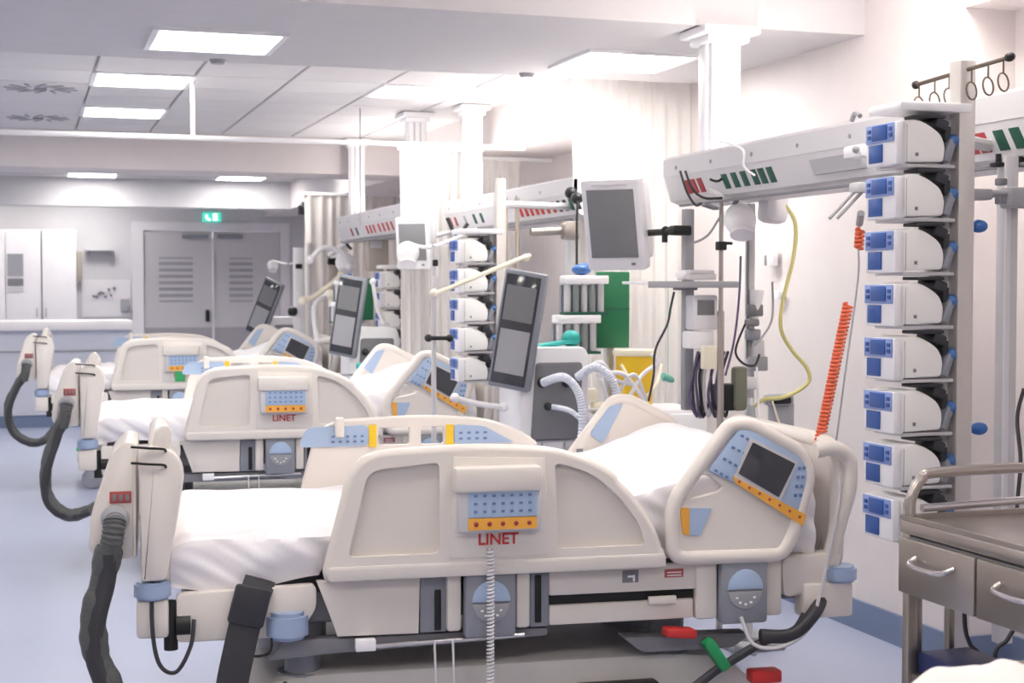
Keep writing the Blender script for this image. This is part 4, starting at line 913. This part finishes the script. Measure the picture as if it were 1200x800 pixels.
# yellow bin on a small cabinet
t = thing('supply_cabinet', 'low white cabinet below the yellow bin', 'cabinet', (2.85, 6.75, 0))
q = new(); bx(q, (2.67, 6.58, .08), (3.16, 6.98, .90), .008); obj('body', q, 'pale', t)
for z in (.12, .39, .66):
    q = new(); bx(q, (2.68, 6.565, z), (3.15, 6.581, z + .22), .004); d = obj('drawer', q, 'white', t)
    q = new(); bx(q, (2.83, 6.545, z + .15), (2.99, 6.565, z + .165), .003); obj('handle', q, 'grey', d)
for x in (2.71, 3.12):
    for y in (6.63, 6.93):
        q = new(); cyl(q, (x - .01, y, .04), (x + .01, y, .04), .04); obj('caster', q, 'black', t)
t = thing('waste_bin', 'yellow sharps bin with pale lid behind the nearest bed', 'bin', (2.83, 6.7, .901))
q = new(); cyl(q, (2.835, 6.72, .901), (2.835, 6.72, 1.16), .085, 24, r2=.098); obj('tub', q, 'yellow', t)
q = new(); cyl(q, (2.835, 6.72, 1.16), (2.835, 6.72, 1.19), .112, 24, bev=.006); obj('lid', q, 'cream', t)
q = new(); tube(q, smooth([(2.73, 6.64, 1.12), (2.78, 6.6, 1.02), (2.84, 6.6, .97), (2.90, 6.6, 1.03), (2.94, 6.64, 1.12)], 6), .008, 6); obj('handle', q, 'cream', t)
# loose white tubing in front of the bin
for n, pts_ in enumerate(([(700, 440), (730, 438), (755, 470), (770, 500)], [(735, 470), (752, 440), (770, 425), (764, 415)], [(705, 445), (712, 470), (718, 490)], [(720, 500), (728, 455), (745, 440), (760, 480)], [(690, 430), (705, 425), (722, 445), (740, 450)])):
    q = new(); tube(q, smooth([at(x, y, 6.35) for x, y in pts_], 8), .010, 8); single('white_tubing', q, 'white' if n < 3 else 'pale', ['highest loose white tube looping across the yellow bin', 'white tube crossing the right side of the yellow bin', 'short white tube hanging left of the yellow bin', 'pale tube arching low before the yellow bin', 'pale tube at the upper left of the tangle by the yellow bin'][n], 'tube', 'loose white tubing by the yellow bin')
for n, (px_, py_) in enumerate(((680, 480), (686, 500), (700, 478), (704, 500), (692, 462))):
    q = new(); a = at(px_, py_, 6.75); box(q, a, (.06, .05, .06), .01); 
    single('packet', q, 'brown' if n % 2 else 'cream', ['upper left cream packet', 'lower left brown packet', 'upper right cream packet', 'lower right brown packet', 'highest cream packet'][n] + ' in the wire basket beside the ventilator', 'packet', 'packets beside the nearest ventilator')
t = thing('wire_basket', 'wire basket stand holding packets beside the nearest ventilator', 'basket', (2.56, 6.8, 0))
for z in (.72, .80, .90):
    a = at(676, 480, 6.72); b_ = at(714, 480, 6.72); q = new(); box(q, ((a.x + b_.x) / 2, 6.75, z), (b_.x - a.x, .12, .01), .002); obj('shelf', q, 'light_grey', t)
for px_ in (676, 714):
    a = at(px_, 480, 6.8); q = new(); cyl(q, (a.x, 6.82, 0), (a.x, 6.82, 1.15), .008); obj('upright', q, 'light_grey', t)

# near bay: poles, shelf, lamp, drip, hoses under the far end of the beam
t = thing('infusion_pole', 'chrome infusion pole with black clamp left of the round lamp', 'pole', (2.5, 5.15, 0))
a = at(845, 300, 5.38)
q = new(); cyl(q, (a.x, 5.38, .08), (a.x, 5.38, 1.40), .014); cyl(q, (a.x, 5.38, 1.38), (a.x, 5.38, 1.855), .009); obj('pole', q, 'steel_top', t)
q = new(); box(q, at(845, 288, 5.37), (.035, .04, .035), .005); box(q, at(854, 285, 5.36), (.03, .015, .012), .003); obj('clamp', q, 'black', t)
for k in range(5):
    an = k * 2 * PI / 5; q = new(); cyl(q, (a.x, 5.38, .09), (a.x + .20 * math.cos(an), 5.38 + .20 * math.sin(an), .06), .012); obj('foot', q, 'grey', t)
q = new(); bx(q, *[(lambda p: (p.x, 5.34, p.z))(at(822, 405, 5.36)), (lambda p: (p.x, 5.37, p.z))(at(838, 432, 5.36))], .004); obj('regulator', q, 'cream', t, 'cream regulator box')
t = thing('second_pole', 'grey upright pole right of the infusion pole', 'pole', (2.63, 5.3, 0))
a = at(877, 300, 5.55)
q = new(); bx(q, (a.x - .016, 5.52, .02), (a.x + .016, 5.55, 1.84), .003); obj('pole', q, 'light_grey', t)
q = new(); bx(q, (a.x - .022, 5.515, 1.2), (a.x - .014, 5.525, 1.75)); obj('edge_strip', q, 'bed_dark', t)
for z, m_, s_ in ((1.40, 'bed_dark', .05), (1.30, 'bed_grey', .045), (1.18, 'grey', .06), (1.10, 'pale', .05)):
    q = new(); box(q, (a.x + random.uniform(-.02, .02), 5.50, z), (s_ * 1.3, .04, s_), .006); obj('clamp', q, m_, t)
q = new(); bx(q, (a.x - .12, 5.42, .0), (a.x + .12, 5.68, .03), .01); obj('foot_plate', q, 'grey', t)
spot_lamp(at(867, 257, 5.33), at(830, 222, 5.38), .068, 'round white examination lamp under the near beam', at(862, 237, 5.33))
spot_lamp(at(478, 296, 8.5), Vector((2.64, 8.75, 1.85)), .07, 'white examination lamp in front of the second bay monitor', at(507, 289, 8.6))
spot_lamp(at(405, 308, 11.8), Vector((2.42, 11.6, 1.85)), .085, 'white examination lamp hanging in the third bay', at(385, 300, 11.9))
spot_lamp(at(320, 311, 12.9), at(351, 305, 12.65), .05, 'small white lamp left of the farthest poles', at(338, 309, 12.8))
q = new(); box(q, at(906, 243, 5.42), (.11, .10, .13), .03, (0, .1, 0)); bb = single('suction_jar_cover', q, 'pale', 'pale rounded box hanging under the near beam beside the yellow hose', 'box')
q = new(); ball(q, at(930, 226, 5.38), (.012,) * 3); cyl(q, at(930, 226, 5.38), at(930, 215, 5.42), .006); single('green_valve', q, 'green', 'small dark green valve knob under the near beam', 'valve')
q = new(); tube(q, smooth([at(905, 224, 5.38), at(918, 238, 5.38), at(932, 262, 5.38), at(930, 300, 5.38), at(918, 350, 5.38), at(915, 385, 5.38), at(928, 410, 5.38), at(945, 430, 5.38), at(948, 446, 5.38), at(935, 458, 5.38), at(915, 466, 5.38), at(895, 468, 5.42), at(882, 478, 5.45)], 8), .0085, 8)
single('yellow_hose', q, 'yellow_hose', 'yellow-green gas hose curving down in front of the right wall', 'hose')
for n, (pts_, m_, l) in enumerate((
    ([(797, 200), (805, 225), (815, 240), (822, 238)], 'cable', 'dark cable drooping at the end of the near beam'),
    ([(803, 200), (812, 222), (826, 232), (846, 232)], 'cable', 'second dark cable drooping from red sockets of the near beam'),
    ([(832, 210), (842, 212), (852, 203), (860, 198)], 'black', 'thick black plug cable at the green sockets of the near beam'),
    ([(842, 165), (870, 175), (872, 195), (884, 205)], 'white', 'white cable looping over the front of the near beam'),
    ([(790, 342), (786, 360), (782, 380), (768, 410), (766, 440), (760, 470)], 'cable', 'dark cable hanging from the shelf to behind the bed'),
    ([(846, 250), (830, 275), (812, 285)], 'grey', 'grey lead drooping beside the black monitor arm'),
    ([(905, 330), (905, 372), (893, 395), (884, 405)], 'grey', 'grey lead hanging right of the grey pole'),
    ([(873, 380), (862, 410), (870, 425), (884, 428), (890, 415)], 'cable', 'dark lead looping around the lower clamps'),
    ([(868, 300), (866, 350), (860, 400), (850, 440)], 'purple', 'violet-grey tube running down behind the pole'),
    ([(887, 430), (888, 460), (890, 490), (896, 520)], 'white', 'white tube running down to the bottle'),
    ([(905, 470), (915, 500), (930, 530)], 'cream', 'cream tube slanting to the bed head'))):
    q = new(); tube(q, smooth([at(x, y, 5.31 if n < 4 else 5.38) if n != 3 else atx(x, y, 2.58) for x, y in pts_], 8), .005, 6); single('cable', q, m_, l, 'cable', 'loose leads of the near bay')
q = new(); box(q, at(832, 242, 5.33), (.06, .05, .012), .004, (0, .3, 0)); single('clip_lamp', q, 'bed_dark', 'small dark clip under the end of the near beam', 'clip')
# black arm from pole to monitor
t = thing('monitor_arm', 'black jointed arm holding the large monitor to a grey post', 'monitor arm', at(806, 480, 5.55))
a = at(806, 270, 5.55)
q = new(); bx(q, (a.x - .02, 5.53, at(806, 480, 5.55).z), (a.x + .02, 5.57, at(806, 245, 5.55).z), .003); obj('post', q, 'grey', t)
q = new(); cyl(q, at(758, 273, 5.8), at(790, 271, 5.52), .014); box(q, at(797, 270, 5.5), (.085, .05, .040), .008); cyl(q, at(779, 270, 5.6), at(779, 284, 5.6), .012); ball(q, at(780, 271, 5.6), (.02, .02, .022)); obj('arm', q, 'black', t)
q = new(); box(q, at(803, 338, 5.55), (.09, .05, .014), .004); obj('shelf_bracket', q, 'bed_dark', t)
t = thing('instrument_shelf', 'white shelf with grey edge right of the green panel', 'shelf', at(795, 335, 5.5))
a, b_ = at(742, 333, 5.5), at(846, 333, 5.5)
q = new(); bx(q, (a.x, 5.35, a.z - .0), (b_.x, 5.62, a.z + .012), .003); obj('board', q, 'white', t)
q = new(); bx(q, (a.x, 5.345, a.z - .014), (b_.x, 5.352, a.z + .012), .002); obj('edge', q, 'grey', t)
q = new(); a = at(815, 328, 5.45); bx(q, (a.x - .06, 5.38, a.z + .0), (a.x + .06, 5.50, a.z + .025), .005); bx(q, (a.x - .05, 5.39, a.z + .026), (a.x + .055, 5.49, a.z + .04), .004); single('device_on_shelf', q, 'light_grey', 'flat pale grey device lying on the white shelf', 'device')
q = new(); a = at(800, 322, 5.45); ball(q, a, (.035, .03, .018)); single('white_bowl', q, 'white', 'small white rounded item on the shelf by the post', 'dish')
t = thing('small_monitor', 'small grey screened monitor box between the post and the pole', 'monitor', at(822, 400, 5.45))
q = new(); a = at(822, 366, 5.45); box(q, a, (.11, .08, .14), .01); obj('case', q, 'pale', t)
q = new(); box(q, a + Vector((.0, -.042, .02)), (.075, .006, .06), .003); obj('screen', q, 'screen', t)
q = new(); a = at(818, 398, 5.45); box(q, a, (.11, .08, .07), .01); obj('lower_module', q, 'white', t)
q = new(); cyl(q, at(822, 420, 5.48), at(822, 490, 5.48), .012); obj('stem', q, 'grey', t)
t = thing('cable_bundle', 'bundle of violet and black leads hanging by the chrome pole', 'cables', at(825, 470, 5.42))
for k in range(9):
    x_ = 812 + k * 4.4; q = new(); d_ = random.uniform(-4, 4)
    tube(q, smooth([at(x_ + 6, 412, 5.48), at(x_ - 2 + d_, 435, 5.45), at(x_ - 4, 465, 5.45), at(x_ + 2 + d_, 488, 5.46), at(x_ + 6, 470, 5.48)], 6), .006, 6); obj('lead', q, ['purple', 'cable', 'purple', 'black', 'light_grey'][k % 5], t)
q = new(); box(q, at(848, 465, 5.47), (.085, .06, .11), .01); single('black_case', q, 'black', 'black boxy unit hanging behind the chrome pole', 'case')
q = new(); box(q, at(866, 455, 5.45), (.06, .05, .18), .015); single('olive_bag', q, 'olive', 'olive-grey unit behind the near bed head', 'bag')
q = new(); box(q, at(915, 490, 5.6), (.11, .06, .16), .02); box(q, at(912, 468, 5.58), (.13, .06, .05), .02); gb = thing('grey_bag', 'grey bag with black handle behind the raised bed head', 'bag', at(915, 510, 5.6)); obj('body', q, 'grey', gb)
q = new(); box(q, at(915, 469, 5.48), (.09, .03, .03), .01); obj('handle', q, 'black', gb)
t = thing('suction_bottle', 'pale blue hanging bottle right above the near bed rail', 'bottle', at(880, 500, 5.42))
q = new(); a = at(880, 495, 5.42); cyl(q, a, a + Vector((0, 0, .07)), .024, 16, r2=.014); obj('bottle', q, 'clear', t)
q = new(); cyl(q, a + Vector((0, 0, .07)), a + Vector((0, 0, .10)), .008); obj('neck', q, 'white', t)
q = new(); cyl(q, at(887, 340, 5.5), at(884, 378, 5.5), .030, 16, r2=.014); single('white_funnel', q, 'white', 'white tapered funnel hanging beside the grey pole', 'funnel')
q = new(); box(q, at(881, 378, 5.47), (.06, .03, .03), .008); single('dark_valve', q, 'bed_dark', 'dark valve block below the white funnel', 'valve')
q = new(); box(q, at(888, 408, 5.5), (.05, .03, .07), .006); single('grey_plate', q, 'light_grey', 'pale switch plate with dark loop beside the yellow hose', 'plate')
for n, (px_, py_, sx, sz, m_) in enumerate(((905, 302, .05, .08, 'white'), (899, 305, .012, .05, 'grey'), (912, 345, .05, .04, 'white'))):
    q = new(); a = atx(px_, py_, 3.42); box(q, a, (.03, sx * 1.3, sz), .005); single('wall_outlet', q, m_, ['white outlet plate on the right wall left of the yellow hose', 'grey gas valve on the right wall', 'lower white outlet plate on the right wall'][n], 'outlet')

# second and third bay: poles, arms, hoses
def thin_pole(px_, y0_, y1_, Y_, r, label, m='light_grey', br=.16):
    t = thing('equipment_pole', label, 'pole', (at(px_, y1_, Y_).x, Y_, 0))
    a = at(px_, y0_, Y_)
    q = new(); cyl(q, (a.x, Y_, .05), (a.x, Y_, a.z), r); obj('pole', q, m, t)
    q = new(); cyl(q, (a.x, Y_, .0), (a.x, Y_, .05), br, 20, r2=br * .8); obj('base', q, 'grey', t)
    return t, a
t, a = thin_pole(508, 288, 400, 6.65, .012, 'slim pole with black clamps in the second bay left of the pumps')
for py_ in (308, 330): q = new(); box(q, at(510, py_, 6.62), (.024, .024, .05 if py_ > 320 else .03), .005); obj('clamp', q, 'black' if py_ < 320 else 'light_grey', t)
q = new(); cyl(q, at(502, 396, 6.62), at(526, 396, 6.62), .010); ball(q, at(527, 396, 6.62), (.018,) * 3); ball(q, at(502, 396, 6.62), (.018,) * 3); obj('clamp_bar', q, 'black', t)
t, a = thin_pole(588, 232, 300, 7.6, .032, 'beige-grey upright behind the second pump stack', 'brown', .036)
t, a = thin_pole(606, 232, 320, 7.6, .012, 'slim brown pole beside the beige upright', 'brown', .02)
t, a = thin_pole(668, 262, 400, 7.1, .03, 'pale pole with metal clamp left of the big monitor', br=.06)
q = new(); cyl(q, at(622, 272, 6.9), at(660, 270, 6.9), .020); box(q, at(668, 270, 6.88), (.08, .07, .09), .01); obj('clamp_arm', q, 'steel', t)
t, a = thin_pole(350, 290, 400, 12.65, .05, 'thick white pole in the third bay before the curtain', 'white', .06)
q = new(); box(q, at(350, 312, 12.6), (.05, .05, .04)); box(q, at(343, 365, 12.55), (.08, .08, .08), .03); obj('clamp', q, 'black', t)
t, a = thin_pole(363, 285, 400, 12.6, .02, 'grey pole next to the thick white pole', br=.025)
t, a = thin_pole(392, 310, 400, 12.7, .05, 'grey-brown broad pole under the third bay lamp', 'brown', .06)
q = new(); cyl(q, at(384, 306, 12.6), at(404, 307, 12.6), .03); obj('clamp', q, 'black', t)
def arm(pts_, Y_, r, label, m='cream'):
    q = new(); tube(q, smooth([at(x, y, Y_ + i * .04) for i, (x, y) in enumerate(pts_)], 5), r, 8); ball(q, at(*pts_[0], Y_), (r * 1.7,) * 3, u=10, v=8); ball(q, at(*pts_[-1], Y_ + .04 * (len(pts_) - 1)), (r * 1.7,) * 3, u=10, v=8); return single('hose_arm', q, m, label, 'hose arm', 'jointed hose arms')
arm([(508, 343), (520, 340), (612, 302), (616, 302)], 6.6, .011, 'long cream hose arm crossing the second pump stack')
arm([(355, 352), (372, 345), (400, 322)], 11.5, .02, 'cream hose arm below the third bay lamp')
arm([(363, 304), (380, 290), (400, 296), (410, 312)], 11.4, .02, 'curved white hose over the third bay lamp', 'white')
arm([(372, 400), (368, 360), (385, 345)], 11.6, .02, 'white supporting strut below the cream arm', 'white')
arm([(437, 330), (442, 360), (450, 378)], 9.9, .014, 'white strut in front of the small green panel', 'white')
arm([(388, 345), (390, 375), (400, 392)], 11.2, .022, 'cream tube hanging in the third bay', 'cream')
arm([(533, 466), (560, 473), (590, 477)], 6.3, .013, 'white rod resting beside the head of the second bed', 'white')
for Y_, pts_, l in ((8.8, [(524, 255), (535, 275), (548, 262)], 'dark plug leads at the end of the second beam'), (6.4, [(677, 235), (676, 262), (676, 310)], 'black lead hanging beside the big monitor'), (11.62, [(402, 268), (406, 285), (412, 292)], 'dark leads at the end of the farthest beam')):
    q = new(); tube(q, smooth([at(x, y, Y_) for x, y in pts_], 6), .012 if Y_ > 8 else .006, 6); single('cable', q, 'cable', l, 'cable')
for px_, py_ in ((676, 232), (669, 226)):
    q = new(); ball(q, atx(px_, py_, 2.585), (.03, .04, .03)); single('black_plug', q, 'black', ('lower' if px_ > 670 else 'upper') + ' black plug in the second beam beside the big monitor', 'plug', 'black plugs of the second beam')
# white card and green patch on the second bed's foot end
t = thing('bed_card', 'white card with a green square between the second and farthest beds', 'card', at(245, 480, 8.95))
a, b_ = at(236, 432, 8.95), at(262, 478, 8.95)
q = new(); bx(q, (a.x, 8.94, b_.z), (b_.x, 8.955, a.z), .004); obj('sheet', q, 'white', t)
a = at(211, 441, 8.9); q = new(); box(q, (a.x, 8.9, a.z), (.06, .01, .06)); obj('green_square', q, 'bright_green', t)

# tidy: drop helper properties
for o in bpy.data.objects:
    if '_w' in o.keys(): del o['_w']
